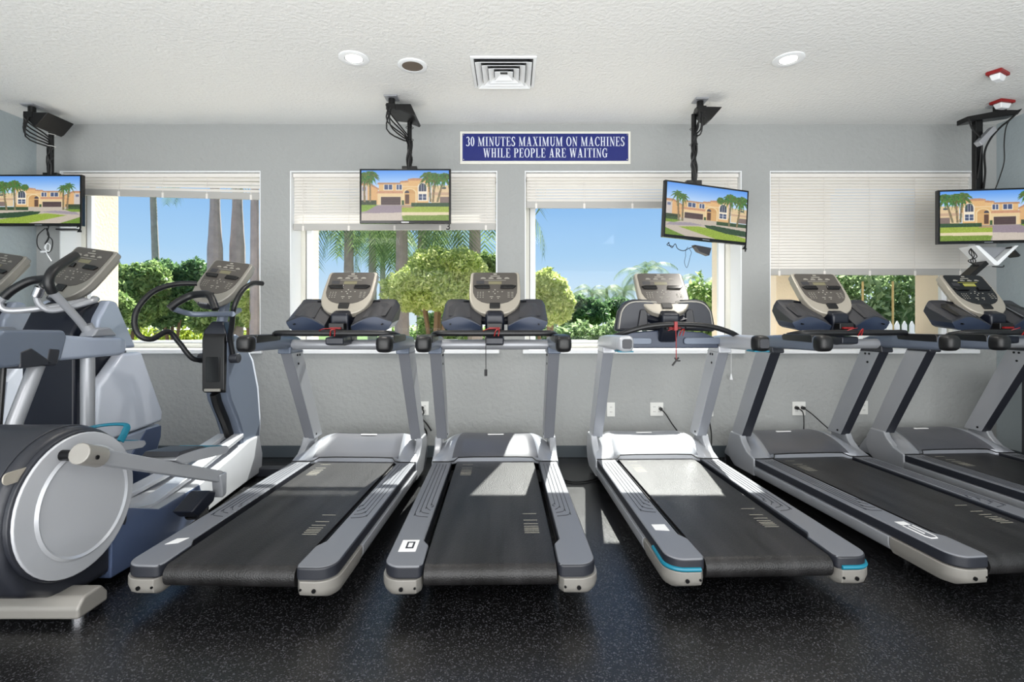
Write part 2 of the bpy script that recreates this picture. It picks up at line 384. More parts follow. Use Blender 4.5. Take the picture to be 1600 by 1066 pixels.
# ------------------------------------------------------------------ serif lettering for the wall sign
def glyph(ch):
    """polygons of a narrow bold roman letter, height 1; returns (width, polys)"""
    P = []; T = .125; t = .045; S = .05
    def bar(x1, x2, y1, y2): P.append([(x1, y1), (x2, y1), (x2, y2), (x1, y2)])
    def dg(xa, ya, xb, yb, w): P.append([(xa, ya), (xa+w, ya), (xb+w, yb), (xb, yb)])
    def serif(x1, x2, top): bar(x1, x2, 1-.04 if top else 0, 1 if top else .04)
    def ring(cx, cy, rx, ry, a0, a1, T_=T, t_=t, n=18):
        for k in range(n):
            a = math.radians(a0+(a1-a0)*k/n); b = math.radians(a0+(a1-a0)*(k+1)/n)
            f = lambda q, o: (cx+(rx if o else rx-T_)*math.cos(q), cy+(ry if o else ry-t_)*math.sin(q))
            P.append([f(a, 1), f(b, 1), f(b, 0), f(a, 0)])
    if ch == 'I': bar(.08, .08+T, 0, 1); serif(.01, .30, 1); serif(.01, .30, 0); w = .31
    elif ch in 'HN' and ch == 'H':
        bar(.07, .07+T, 0, 1); bar(.42, .42+T, 0, 1); bar(.1, .5, .47, .53)
        for x in (.07, .42): serif(x-.06, x+T+.06, 1); serif(x-.06, x+T+.06, 0)
        w = .64
    elif ch == 'N':
        bar(.09, .09+t, 0, 1); bar(.50, .50+t, 0, 1); dg(.46, 0, .05, 1, T); serif(0, .2, 1); serif(.42, .62, 1); serif(.02, .22, 0); w = .63
    elif ch == 'M':
        bar(.08, .08+t, 0, 1); bar(.62, .62+T, 0, 1); dg(.34, 0, .06, 1, T); dg(.36, 0, .62, 1, t)
        serif(0, .2, 1); serif(.62, .84, 1); serif(.01, .2, 0); serif(.56, .84, 0); w = .85
    elif ch == 'U':
        bar(.07, .07+T, .3, 1); bar(.5, .5+t, .3, 1); serif(0, .28, 1); serif(.43, .63, 1)
        ring(.3125, .3, .2425, .31, 180, 360, .11, .07); w = .63
    elif ch == 'T': bar(.22, .22+T, 0, 1); bar(.0, .59, .95, 1); bar(0, .035, .76, 1); bar(.555, .59, .76, 1); serif(.14, .45, 0); w = .59
    elif ch in 'EL':
        bar(.07, .07+T, 0, 1); serif(0, .25, 1); bar(0, .52, 0, .05); bar(.485, .52, 0, .24)
        if ch == 'E': bar(.1, .5, .95, 1); bar(.465, .5, .78, 1); bar(.1, .38, .48, .53); bar(.35, .38, .38, .63)
        w = .54
    elif ch in 'PR':
        bar(.07, .07+T, 0, 1); serif(0, .3, 0); bar(0, .3, .95, 1); bar(.15, .3, .46, .51)
        ring(.29, .73, .24, .27, -90, 90, .14, .05); w = .55
        if ch == 'R': dg(.46, 0, .24, .49, .15); serif(.46, .66, 0); w = .64
    elif ch in 'O0':
        rx = .31 if ch == 'O' else .22; ring(rx+.01, .5, rx, .51, 0, 360, T, .05, 32); w = 2*rx+.02
    elif ch in 'CG':
        ring(.32, .5, .31, .51, 48, 312 if ch == 'C' else 300, T, .055, 28); bar(.52, .56, .66, .98)
        w = .58
        if ch == 'G': bar(.43, .43+T, .04, .42); bar(.36, .64, .40, .44); w = .65
        else: bar(.50, .56, .14, .2)
    elif ch == 'S':
        ring(.24, .74, .22, .27, 40, 250, .13, .055); ring(.22, .26, .23, .27, -140, 62, .14, .055); bar(.4, .435, .72, .98); bar(.02, .055, .03, .3)
        P.append([(.08, .60), (.17, .68), (.40, .42), (.31, .33)]); w = .47
    elif ch == '3': ring(.20, .75, .21, .26, -80, 150, .13, .05); ring(.19, .27, .25, .28, -150, 80, .14, .05); w = .45
    elif ch == 'A': dg(.42, 0, .24, 1, T+.02); dg(.08, 0, .28, 1, t); bar(.16, .46, .28, .33); serif(0, .22, 0); serif(.36, .68, 0); w = .68
    elif ch == 'X': dg(.42, 0, .06, 1, T+.02); dg(.08, 0, .48, 1, t); serif(0, .22, 0); serif(.34, .66, 0); serif(0, .3, 1); serif(.4, .62, 1); w = .66
    elif ch == 'W': dg(.22, 0, .05, 1, T); dg(.26, 0, .42, 1, t); dg(.55, 0, .38, 1, T); dg(.6, 0, .76, 1, t); serif(0, .26, 1); serif(.34, .58, 1); serif(.68, .88, 1); w = .88
    else: w = .24
    return w, P
def lettering(text, cx, z0, h, width, y, mb, th=.002):
    ws = []; tot = 0
    for ch in text: w, P = glyph(ch); ws.append((w, P)); tot += w+.095
    sx = width/(tot-.095); x = cx-width/2
    for w, P in ws:
        for p in P: mb.prism([(x+a*sx, z0+b*h) for a, b in p], 'y', y-th, y)
        x += (w+.095)*sx
def sgn():
    k = YF/F; y = YF
    X = lambda u: (u-800)*y/F
    Z = lambda v: EYE-(v-HY)*y/F
    root = empty('wall_sign', ((X(719)+X(985))/2, y, Z(257)), 0, 'blue sign with white lettering limiting machine time to 30 minutes, on the far wall', 'sign')
    ox, oz = root.location.x, root.location.z
    hw = (X(985)-X(719))/2; H = Z(206)-Z(257)
    MB().box((-hw, -.012, 0), (hw, -.0005, H)).build('backing_board', M_frame, root, bevel=.003)
    MB().box((-hw+.022, -.016, .027), (hw-.022, -.012, H-.022)).build('sign_panel', M_signb, root)
    t = MB(); ph = H-.049
    lettering('30 MINUTES MAXIMUM ON MACHINES', 0, .027+ph*.54, ph*.34, (hw-.022)*2*.955, -.016, t)
    lettering('WHILE PEOPLE ARE WAITING', 0, .027+ph*.12, ph*.34, (hw-.022)*2*.75, -.016, t)
    t.build('lettering', M_signt, root)
    for a in (-1, 1):
        for b in (.038, H-.033): MB().cyl((a*(hw-.032), -.016, b), (a*(hw-.032), -.019, b), .005, 10).build('screw', M_chrome, root)
sgn()

# ------------------------------------------------------------------ ceiling fittings
def on_ceiling(u, v):
    Y = F*(ZC-EYE)/(HY-v); return ((u-800)*Y/F, Y)
def ringm(r0, r1, z0, z1, n=40):
    m = MB(); m.loft([[(r*math.cos(2*PI*k/n), r*math.sin(2*PI*k/n), z) for k in range(n)] for r, z in ((r1, z1), (r1, z0+.003), (r1-.006, z0), (r0, z0), (r0, z1))], caps=False); return m
M_lamp = mat('lit_lamp_lens', (255, 250, 240), .4, emit=((255, 248, 235), 6.0))
M_bronze = mat('speaker_grille_taupe', (104, 92, 80), .5, .1, bump=(700, .5, .002))
for n_, (u, v, lab) in enumerate(((553, 91, 'lit round recessed ceiling light left of the vent'), (1232, 92.5, 'lit round recessed ceiling light on the right half of the ceiling'))):
    x, y = on_ceiling(u, v); r = empty('recessed_light', (x, y, ZC), 0, lab, 'ceiling light', 'recessed ceiling lights')
    ringm(.062, .098, -.008, .0).build('trim_ring', M_white, r)
    m = MB(); n = 32
    m.loft([[(q*math.cos(2*PI*k/n), q*math.sin(2*PI*k/n), z) for k in range(n)] for q, z in ((.062, -.007), (.05, -.001))], caps=False)
    m.build('reflector', M_silverl, r)
    MB().cyl((0, 0, -.0005), (0, 0, -.005), .052, 32).build('lamp', M_lamp, r)
    L = bpy.data.lights.new('recessed_lamp', 'SPOT'); lo = bpy.data.objects.new('recessed_lamp', L); COL.objects.link(lo)
    L.energy = 55; L.spot_size = 2.2; L.spot_blend = .6; L.shadow_soft_size = .05; lo.location = (x, y, ZC-.03); L.color = (1, .95, .88)
x, y = on_ceiling(644.5, 102); r = empty('ceiling_speaker', (x, y, ZC), 0, 'round ceiling speaker with taupe grille between light and vent', 'speaker')
ringm(.07, .098, -.01, 0).build('trim_ring', M_white, r); MB().cyl((0, 0, -.0005), (0, 0, -.007), .071, 32).build('grille', M_bronze, r)
def vent():
    xa, ya = on_ceiling(786.5, 86.7); s = (ZC-EYE); wd = 104.7*ya/F
    x, y = xa, ya+wd/2
    r = empty('ceiling_vent', (x, y, ZC), 0, 'square white louvred air vent in the ceiling', 'vent')
    h = wd/2
    n = MB()
    for a, b_, z in ((h, h-.022, -.012),):
        n.box((-a, -a, z), (a, -b_, -.0005)); n.box((-a, b_, z), (a, a, -.0005)); n.box((-a, -b_, z), (-b_, b_, -.0005)); n.box((b_, -b_, z), (a, b_, -.0005))
    n.build('vent_frame', M_white, r, bevel=.003)
    MB().box((-h+.022, -h+.022, -.003), (h-.022, h-.022, -.0005)).build('duct_opening', M_blackm, r)
    for k in range(4):
        o_ = h-.03-k*.042; i_ = o_-.036; m = MB()
        for a in range(4):
            R = Matrix.Rotation(a*PI/2, 4, 'Z')
            m.add([(-o_, -o_, -.032), (o_, -o_, -.032), (i_, -i_, -.008), (-i_, -i_, -.008), (-o_, -o_, -.029), (o_, -o_, -.029), (i_, -i_, -.005), (-i_, -i_, -.005)],
                  [(0,1,2,3),(4,7,6,5),(0,4,5,1),(2,6,7,3)], 0, R)
        m.build('louvre', M_white, r)
vent()
def strobe(u, v, lab, rz=.25, sc=1.0):
    x, y = on_ceiling(u, v); r = empty('fire_alarm_strobe', (x, y, ZC), rz, lab, 'fire alarm', 'red fire alarm strobes on the ceiling')
    MB().box((-.09*sc, -.055*sc, -.022), (.09*sc, .055*sc, 0)).build('base_plate', M_red, r, bevel=.005)
    m = MB(); m.loft([[(-.07*sc, -.04*sc, -.022), (.07*sc, -.04*sc, -.022), (.07*sc, .04*sc, -.022), (-.07*sc, .04*sc, -.022)], [(-.05*sc, -.028*sc, -.062), (.05*sc, -.028*sc, -.062), (.05*sc, .028*sc, -.062), (-.05*sc, .028*sc, -.062)]])
    m.build('lens', M_white, r, bevel=.008)
strobe(1559, 113, 'red and white fire alarm strobe alone on the ceiling at upper right', .5, .8)
strobe(1566, 158, 'red fire alarm strobe directly above the rightmost television bracket', .2, .8)
# ------------------------------------------------------------------ outlets and leads on the wall
def outlet(u, v, w, h, lab, gangs=1, plug=None):
    X = (u-800)*YF/F; Z = EYE-(v-HY)*YF/F
    r = empty('wall_outlet', (X, YF, Z), 0, lab, 'outlet', 'white outlets under the windows')
    MB().box((-w/2, -.007, -h/2), (w/2, -.0003, h/2)).build('cover_plate', M_outlet, r, bevel=.003)
    for g in range(gangs):
        cx = (g-(gangs-1)/2)*.046
        for s in (-1, 1):
            m = MB(); m.prism(rrect(cx-.016, s*.021-.013, cx+.016, s*.021+.013, .009), 'y', -.0085, -.007)
            for q in (-.006, .006): m.box((cx+q-.0015, -.009, s*.021-.004), (cx+q+.0015, -.0085, s*.021+.005), 1)
            m.build('socket', [M_outlet, M_outh], r)
    return X, Z
def lead(pts, name, lab, r=.0055, plugs=()):
    m = MB(); m.tube(pts, r, 8)
    for p in plugs: m.cyl((p[0], p[1]-.035, p[2]), (p[0], YF-.0085, p[2]), .015, 12)
    return tag(m.build(name, M_cable), lab, 'cable')
x, z = outlet(660, 638, .115, .12, 'white double outlet holding a tangled black cable, between the two left treadmills', 2)
x += .02
lead([(x-.02, YF-.03, z+.005), (x-.0, YF-.05, z-.03), (x-.03, YF-.05, z-.09), (x-.0, YF-.045, z-.16), (x-.03, YF-.05, z-.21), (x+.015, YF-.04, z-.24), (x+.02, YF-.045, z-.19), (x-.03, YF-.06, z-.12), (x-.035, YF-.05, z-.07), (x+.02, YF-.05, z-.12), (x+.065, YF-.04, z-.19)],
     'power_cable', 'tangled black power cable dangling from the outlet between the left treadmills', .007, [(x-.02, YF-.0, z+.005)])
outlet(954.5, 640, .07, .125, 'small single white outlet under the window right of centre, nothing plugged in', 1)
x, z = outlet(1026, 639.5, .115, .118, 'white double outlet with one black plug, right of the single outlet', 2)
lead([(x+.03, YF-.03, z+.005), (x+.06, YF-.06, z-.03), (x+.11, YF-.07, z-.11), (x+.17, YF-.08, z-.2), (x+.19, YF-.12, z-.3), (x+.19, YF-.14, z-.4)],
     'power_cable', 'black power lead sagging from the double outlet to the middle-right treadmill', .0055, [(x+.03, YF, z+.005)])
x, z = outlet(1108, 640, .07, .12, 'white outlet half hidden behind the silver upright of the third treadmill', 1)
lead([(x-.01, YF-.03, z-.02), (x-.015, YF-.05, z-.1), (x+.0, YF-.05, z-.2), (x-.005, YF-.06, z-.32), (x-.03, YF-.08, z-.42)],
     'power_cable', 'black cable hanging straight down behind the silver upright of the third treadmill', .0055, [(x-.01, YF, z-.02)])
x, z = outlet(1248, 638.5, .115, .12, 'white double outlet with two black plugs, seen through the fourth treadmill', 2)
lead([(x-.028, YF-.03, z+.008), (x, YF-.06, z-.02), (x+.005, YF-.07, z-.1), (x-.01, YF-.09, z-.2), (x-.02, YF-.1, z-.3)], 'power_cable', 'left one of two black leads plugged in behind the fourth treadmill', .005, [(x-.028, YF, z+.008)])
lead([(x+.028, YF-.03, z+.008), (x+.08, YF-.07, z-.04), (x+.15, YF-.09, z-.11), (x+.24, YF-.12, z-.2), (x+.3, YF-.16, z-.28)], 'power_cable', 'right one of two black leads plugged in behind the fourth treadmill', .005, [(x+.028, YF, z+.008)])
outlet(1349, 637, .075, .12, 'white outlet half hidden behind the right upright of the fourth treadmill', 1)
# coils on the floor between third and fourth machines
m = MB(); pth = []
for k in range(60):
    a = k*.45; pth.append((1.93+.11*math.cos(a)+.03*math.sin(k*.31), 4.02+.06*math.sin(a)+.03*math.cos(k*.23), .012+.001*k*.5))
m.tube(pth, .006, 6, n=3)
tag(m.build('power_cable', M_cable), 'coiled black cable lying on the floor between the third and fourth treadmills', 'cable')
m = MB(); m.tube([(.33, 3.86, .008), (.45, 3.75, .008), (.58, 3.78, .008), (.68, 3.86, .008)], .006, 6)
tag(m.build('power_cable', M_cable), 'short black cable crossing the floor between the second and third treadmills', 'cable')

# ------------------------------------------------------------------ televisions
def paint(des):
    Wd, Ht = 256, 144
    yy, xx = np.mgrid[0:Ht, 0:Wd]; X = (xx+.5)/Wd; Y = (yy+.5)/Ht
    rng = np.random.RandomState(3+des); img = np.zeros((Ht, Wd, 3))
    C = lambda *c: np.array(c, float)
    t = np.clip(Y/.4, 0, 1)[..., None]; img[:] = C(92, 156, 240)*(1-t)+C(216, 234, 252)*t
    def put(mask, col, noise=0):
        c = C(*col)+(rng.randn(Ht, Wd, 1)*noise if noise else 0)
        img[mask] = (c*np.ones((Ht, Wd, 1)))[mask]
    def rect(x0, y0, x1, y1, col, nz=0): put((X >= x0) & (X < x1) & (Y >= y0) & (Y < y1), col, nz)
    def poly(pts, col, nz=0):
        ins = np.zeros((Ht, Wd), bool); n = len(pts)
        for i in range(n):
            (xa, ya), (xb, yb) = pts[i], pts[(i+1) % n]
            if ya == yb: continue
            c = ((ya > Y) != (yb > Y)) & (X < (xb-xa)*(Y-ya)/(yb-ya)+xa); ins ^= c
        put(ins, col, nz)
    def palm(cx, cy, r, bx, by, coco=False):
        for k in range(34):                       # trunk
            t = k/33.; x = bx+(cx-bx)*t; y = by+(cy-by)*t
            rect(x-.011, y-.012, x+.011, y+.012, (148-30*rng.rand(), 118, 88), 12)
        for k in range(9 if coco else 15):
            a = k*2*PI/(9 if coco else 15)+.2+.3*rng.rand()
            for q in range(12):
                s = q/11.; x = cx+math.cos(a)*r*s*.55; y = cy+math.sin(a)*r*s*.8+r*.5*s*s
                w = (.011 if coco else .017)*(1.25-s)
                rect(x-w, y-w*1.3, x+w, y+w*1.3, (50+50*rng.rand(), 92+40*rng.rand(), 52), 16)
    g = (lambda y: y) if des == 0 else (lambda y: .13+.86*y*(.9))
    R = lambda x0, y0, x1, y1, col, nz=0: rect(x0, g(y0), x1, g(y1), col, nz)
    PL = lambda pts, col, nz=0: poly([(x, g(y)) for x, y in pts], col, nz)
    # neighbours
    PL([(0, .26), (.08, .26), (.19, .37), (.19, .68), (0, .68)], (222, 176, 122), 5); PL([(0, .24), (.09, .24), (.2, .36), (.2, .39), (.08, .28), (0, .28)], (190, 140, 110))
    R(0, .3, .07, .6, (206, 196, 190), 6); R(.01, .33, .05, .4, (110, 120, 150))
    R(.8, .30, 1, .66, (226, 200, 158), 5); R(.8, .44, 1, .49, (200, 168, 140)); R(.9, .53, 1, .66, (130, 112, 106), 4); R(.92, .33, .97, .37, (80, 84, 96))
    # house
    R(.20, .26, .52, .44, (224, 184, 130), 4); PL([(.19, .24), (.46, .24), (.46, .28), (.18, .28)], (186, 140, 104), 8)
    R(.45, .22, .57, .44, (228, 188, 134), 4); PL([(.44, .215), (.58, .19), (.58, .235), (.44, .245)], (196, 144, 108), 8)
    R(.54, .19, .77, .68, (226, 182, 126), 4); PL([(.53, .17), (.6, .15), (.79, .17), (.79, .205), (.53, .2)], (196, 146, 112), 8)
    PL([(.19, .41), (.47, .41), (.48, .46), (.165, .46)], (204, 152, 120), 8); R(.185, .46, .48, .70, (232, 204, 156), 4)
    R(.45, .31, .65, .335, (236, 206, 160)); R(.48, .335, .64, .69, (226, 186, 128), 4)
    for x0, x1 in ((.262, .352), (.403, .46)):
        R(x0-.008, .275, x1+.008, .395, (240, 228, 208)); R(x0, .285, x1, .385, (74, 88, 124), 8); R((x0+x1)/2-.004, .285, (x0+x1)/2+.004, .385, (235, 235, 235))
    R(.215, .52, .455, .70, (240, 222, 186)); R(.222, .53, .448, .695, (84, 66, 66), 5)
    for q in range(1, 4): R(.222, .53+q*.041, .448, .535+q*.041, (62, 48, 50))
    def arch(cx, cy, rx, ry, col, nz=0): put((((X-cx)/rx)**2+((Y-g(cy))/(ry))**2 < 1) & (Y <= g(cy)), col, nz)
    arch(.555, .46, .078, .105, (238, 212, 164)); R(.477, .46, .633, .68, (238, 212, 164)); arch(.555, .46, .062, .085, (206, 160, 104)); R(.493, .46, .617, .68, (214, 170, 114), 5)
    R(.50, .48, .545, .67, (96, 66, 52), 5); arch(.522, .45, .026, .05, (70, 66, 78))
    arch(.70, .34, .056, .10, (244, 232, 210)); R(.644, .34, .756, .61, (244, 232, 210)); arch(.70, .335, .042, .08, (62, 68, 88), 5); R(.658, .335, .742, .42, (66, 72, 92), 6)
    for q in (.685, .713): R(q-.003, .26, q+.003, .42, (220, 220, 220))
    R(.658, .47, .742, .59, (70, 82, 112), 8); R(.697, .47, .703, .59, (240, 240, 240)); R(.658, .525, .742, .532, (240, 240, 240))
    # planting, lawn, drive
    R(0, .60, .17, .70, (52, 66, 42), 20); R(.46, .60, .49, .70, (60, 90, 50), 18)
    if des == 0:
        rect(0, .69, 1, 1, (168, 158, 154), 5)
        poly([(0, .69), (.19, .69), (.13, .78), (0, .83)], (126, 160, 52), 14); poly([(.17, .70), (.46, .70), (.46, .84), (.2, .86), (.03, .84)], (150, 136, 146), 5)
        poly([(0, .86), (.46, .84), (.46, 1), (0, 1)], (204, 192, 180), 6)
        rect(.46, .70, 1, .83, (158, 176, 66), 14); rect(.46, .70, .60, .74, (176, 148, 112), 8); rect(.46, .83, 1, .90, (230, 214, 178), 5); poly([(.46, .9), (1, .89), (1, 1), (.48, 1)], (118, 144, 52), 16)
        rect(.57, .645, 1, .725, (44, 76, 44), 14)
        palm(.10, .08, .19, .10, .62); palm(.03, .10, .17, .035, .62); palm(.77, .10, .2, .79, .62); palm(.84, .12, .2, .82, .62); palm(.95, .12, .19, .87, .62)
    else:
        rect(0, .655, 1, 1, (196, 184, 170), 5); rect(.62, .655, 1, .72, (52, 78, 48), 14); rect(0, .655, .14, .70, (60, 84, 50), 14)
        poly([(0, .70), (.2, .70), (.1, .76), (0, .76)], (120, 150, 56), 14); poly([(.05, .76), (.3, .73), (.48, .76), (.2, .80), (0, .82)], (160, 150, 160), 5)
        poly([(0, .87), (.24, 1), (0, 1)], (108, 140, 46), 14)
        poly([(.16, .83), (.40, .79), (.62, .82), (1, .93), (1, 1), (.62, 1)], (148, 172, 60), 14)
        poly([(.47, .75), (.6, .745), (1, .79), (1, .90), (.75, .875), (.5, .80)], (40, 70, 44), 12)
        palm(.13, .20, .17, .155, .70, True); palm(.20, .24, .15, .20, .70, True); palm(.79, .16, .2, .78, .72); palm(.93, .18, .2, .88, .72); palm(.66, .21, .08, .67, .28)
    img = np.clip(img, 0, 255)
    k = img.copy()                                  # soften
    k[1:-1, 1:-1] = (img[1:-1, 1:-1]*4+img[:-2, 1:-1]+img[2:, 1:-1]+img[1:-1, :-2]+img[1:-1, 2:])/8
    return k/255.
def screen_mesh(img, w, h, name):
    Ht, Wd, _ = img.shape
    lin = np.where(img <= .04045, img/12.92, ((img+.055)/1.055)**2.4)
    gx, gz = np.meshgrid(np.linspace(-w/2, w/2, Wd+1), np.linspace(h/2, -h/2, Ht+1))
    V = np.stack([gx.ravel(), np.zeros(gx.size), gz.ravel()], 1)
    i = np.arange(Ht)[:, None]*(Wd+1)+np.arange(Wd)[None]
    Fc = np.stack([i, i+Wd+1, i+Wd+2, i+1], -1).reshape(-1, 4)
    me = bpy.data.meshes.new(name); me.vertices.add(len(V)); me.vertices.foreach_set('co', V.ravel())
    me.loops.add(Fc.size); me.loops.foreach_set('vertex_index', Fc.ravel()); me.polygons.add(len(Fc))
    me.polygons.foreach_set('loop_start', np.arange(len(Fc))*4); me.update(calc_edges=True)
    at = me.color_attributes.new('picture', 'FLOAT_COLOR', 'CORNER')
    c = np.ones((len(Fc), 4, 4)); c[:, :, :3] = lin.reshape(-1, 1, 3)
    at.data.foreach_set('color', c.ravel().astype(np.float32)); me.validate(); return me
def screen_mat():
    m = bpy.data.materials.new('lit_screen'); m.use_nodes = True; n = m.node_tree; b = n.nodes['Principled BSDF']
    a = n.nodes.new('ShaderNodeVertexColor'); a.layer_name = 'picture'
    b.inputs['Base Color'].default_value = (.01, .01, .01, 1); b.inputs['Roughness'].default_value = .25
    n.links.new(a.outputs[0], b.inputs['Emission Color']); b.inputs['Emission Strength'].default_value = .95
    return m
M_screen = screen_mat()
IMG = [paint(0), paint(1)]
def text_mesh(s, size, name, m, parent, loc, rz=0, th=.002):
    c = bpy.data.curves.new(name, 'FONT'); c.body = s; c.size = size; c.extrude = th; c.align_x = 'CENTER'; c.offset = size*.02
    o = bpy.data.objects.new(name, c); COL.objects.link(o)
    dg = bpy.context.evaluated_depsgraph_get(); me = bpy.data.meshes.new_from_object(o.evaluated_get(dg))
    COL.objects.unlink(o); bpy.data.objects.remove(o)
    q = bpy.data.objects.new(name, me); COL.objects.link(q); q.parent = parent; q.location = loc; q.rotation_euler = (PI/2, 0, 0)
    me.materials.clear(); me.materials.append(m); return q
def tv(cx, cy, cz, w, h, yaw, roll, pitch, des, flip, lab, digit):
    r = empty('television', (cx, cy, cz), 0, lab, 'television', 'wall-side televisions hung from the ceiling')
    r.rotation_euler = Euler((pitch, roll, yaw), 'XYZ')
    MB().box((-w/2, -.022, -h/2), (w/2, .012, h/2)).build('casing', M_blackg, r, bevel=.004)
    m = MB(); m.box((-w*.3, .012, -h*.34), (w*.3, .05, h*.3)); m.build('rear_housing', M_black, r, bevel=.01)
    bz = .016; img = IMG[des][:, ::-1] if flip else IMG[des]
    me = screen_mesh(img, w-2*bz, h-bz*2.3, 'screen'); s = bpy.data.objects.new('screen', me); COL.objects.link(s); s.parent = r
    s.location = (0, -.0235, .004); me.materials.append(M_screen)
    MB().box((-.03, -.0235, -h/2+.006), (.03, -.022, -h/2+.012)).build('badge', M_chrome, r)
    if digit:
        text_mesh(digit, .075, 'number_tag', M_blackg, r, (w/2-.02, -.024, -h/2-.05), 0, .003)
    return r
def tvY(u, v, Y): return pt(u, v, Y)
p = pt(64, 314, 4.15); tv(p.x, p.y, p.z, .71, .42, 0, 0, 0, 1, True, 'leftmost television, showing a tan house with lawn, hung in the left corner', '2')
p = pt(634, 307.5, 4.0); tv(p.x, p.y, p.z, .718, .43, 0, 0, 0, 0, False, 'television facing straight on, in front of the blind left of the blue sign', '3')
p = pt(1102, 334, 3.9); tv(p.x, p.y, p.z, .74, .43, .26, math.radians(2.9), 0, 1, False, 'television turned and tilted sideways right of the blue sign', '4')
p = pt(1541, 338.5, 3.95); tv(p.x, p.y, p.z, .715, .425, -.13, 0, 0, 0, True, 'rightmost television with thick black frame, in front of the long lowered blind', None)

def mount(u, vt, Yt, Ytv, ub, vb, lab, arm_du=28, seedv=0, long=False, extra=None):
    """u,vt: ceiling plate pixel; ub,vb: pole foot pixel behind the set"""
    top = Vector((*on_ceiling(u, vt), ZC)); foot = pt(ub, vb, Ytv)
    r = empty('television_mount', tuple(top), 0, lab, 'tv mount', 'black ceiling mounts of the televisions')
    f = foot-top
    MB().box((-.05, -.05, -.012), (.05, .05, 0)).build('ceiling_plate', M_silver, r, bevel=.002)
    m = MB(); m.cyl((0, 0, -.012), (0, 0, -.075), .026, 16); m.box((-.035, -.04, -.11), (.035, .04, -.06)); m.build('swivel_joint', M_blackm, r, bevel=.004)
    m = MB(); m.prism([(-.02, -.065), (-.02, -.105), (f.x*.75, -.115), (f.x+.075, -.155), (f.x+.085, -.14), (f.x+.05, -.065)] if f.x > .02 else [(-.03, -.065), (-.03, -.105), (.05, -.18), (.075, -.165), (.16, -.068)], 'y', min(-.035, f.y-.035), max(.035, f.y+.035))
    m.build('arm', M_blackm, r, bevel=.005)
    m = MB(); m.cyl((f.x, f.y, -.1), (f.x, f.y, f.z+.0), .019, 16); m.build('pole', M_blackm, r)
    m = MB(); rr = random.Random(seedv)
    for k in range(5):
        a = rr.random()*6; q = .022
        P = [(-.035+.012*k, -.03, -.07), (-.03+rr.random()*.03, -.04, -.14-.03*k), (f.x*.6, f.y-.025, -.2-.02*k)]
        zz = -.28
        while zz > f.z+.06: P.append((f.x+math.cos(a)*q, f.y-abs(math.sin(a))*q-.004, zz)); zz -= .075; a += 1.0+rr.random()
        P.append((f.x+math.cos(a)*.012, f.y-.012, f.z)); m.tube(P, .006, 6, n=4)
    m.build('cable_bundle', M_cable, r)
    m = MB()
    for q in (.33, .52): m.tube([(f.x+.03*math.cos(t*PI/6), f.y+.03*math.sin(t*PI/6), f.z*q) for t in range(13)], .0025, 6, smooth=False)
    m.build('cable_tie', M_outlet if seedv == 1 else M_black, r)
    m = MB(); m.box((f.x-.06, f.y-.015, f.z-.28), (f.x+.06, f.y+.03, f.z+.03)); m.build('mounting_bracket', M_blackm, r, bevel=.003)
    return r, top, foot
mount(50, 165, 4.1, 4.235, 80, 276, 'black mount and cable bundle carrying the leftmost television', seedv=1)
mount(612, 152, 3.95, 4.085, 640, 266, 'black mount with loose cables carrying the television left of the blue sign', seedv=2)
mount(1094, 156, 3.97, 3.99, 1084, 288, 'thin black mount carrying the tilted television right of the blue sign', seedv=3)
# right mount with a long angled arm
top = Vector((*on_ceiling(1562, 163), ZC)); 
r = empty('television_mount', tuple(top), 0, 'heavy black T-shaped mount with long arm carrying the rightmost television', 'tv mount', 'black ceiling mounts of the televisions')
MB().box((-.06, -.06, -.012), (.06, .06, 0)).build('ceiling_plate', M_silver, r, bevel=.002)
foot = pt(1527, 300, 4.04)-top
MB().box((-.03, -.03, -.075), (.03, .03, -.012)).build('drop_block', M_blackm, r, bevel=.004)
MB().prism([(-.30, -.115), (-.30, -.155), (.10, -.10), (.14, -.05), (.10, -.062), (-.02, -.062)], 'y', foot.y-.05, foot.y+.05).build('arm', M_blackm, r, bevel=.006)
if abs(foot.y) > .05: MB().box((-.03, min(0, foot.y), -.09), (.03, max(0, foot.y), -.06)).build('spacer', M_blackm, r, bevel=.003)
m = MB(); m.box((foot.x-.03, foot.y-.02, foot.z), (foot.x+.03, foot.y+.02, -.12)); m.build('pole', M_blackm, r, bevel=.006)
m = MB(); y_ = foot.y-.03
m.tube([(.10, y_-.02, -.08), (.02, y_-.03, -.15), (-.06, y_-.04, -.21), (-.13, y_-.03, -.3), (foot.x+.03, y_, -.4), (foot.x+.035, y_, -.55), (foot.x+.02, y_, foot.z)], .008, 6)
m.tube([(-.29, y_-.02, -.13), (-.27, y_-.03, -.22), (-.2, y_-.03, -.3), (foot.x, y_, -.42), (foot.x-.025, y_, -.6)], .006, 6)
m.tube([(.08, y_-.02, -.09), (.0, y_-.03, -.19), (-.03, y_-.04, -.33), (-.01, y_-.02, -.47), (-.03, y_, -.6), (-.05, y_+.02, foot.z)], .004, 6)
m.build('cable_bundle', M_cable, r)
MB().add([(0,0,0),(.16,0,.05),(.16,.01,.09),(0,.01,.04),(0,.05,0),(.16,.05,.05),(.16,.06,.09),(0,.06,.04)], [(0,1,2,3),(7,6,5,4),(0,4,5,1),(1,5,6,2),(2,6,7,3),(3,7,4,0)], 0, Matrix.Translation((foot.x-.05, foot.y-.1, -.36)) @ Matrix.Rotation(-.5, 4, 'Y')).build('adapter_box', M_silver, r, bevel=.004)
m = MB(); m.box((foot.x-.06, foot.y-.015, foot.z-.34), (foot.x+.06, foot.y+.02, foot.z+.02)); m.build('mounting_bracket', M_blackm, r, bevel=.003)
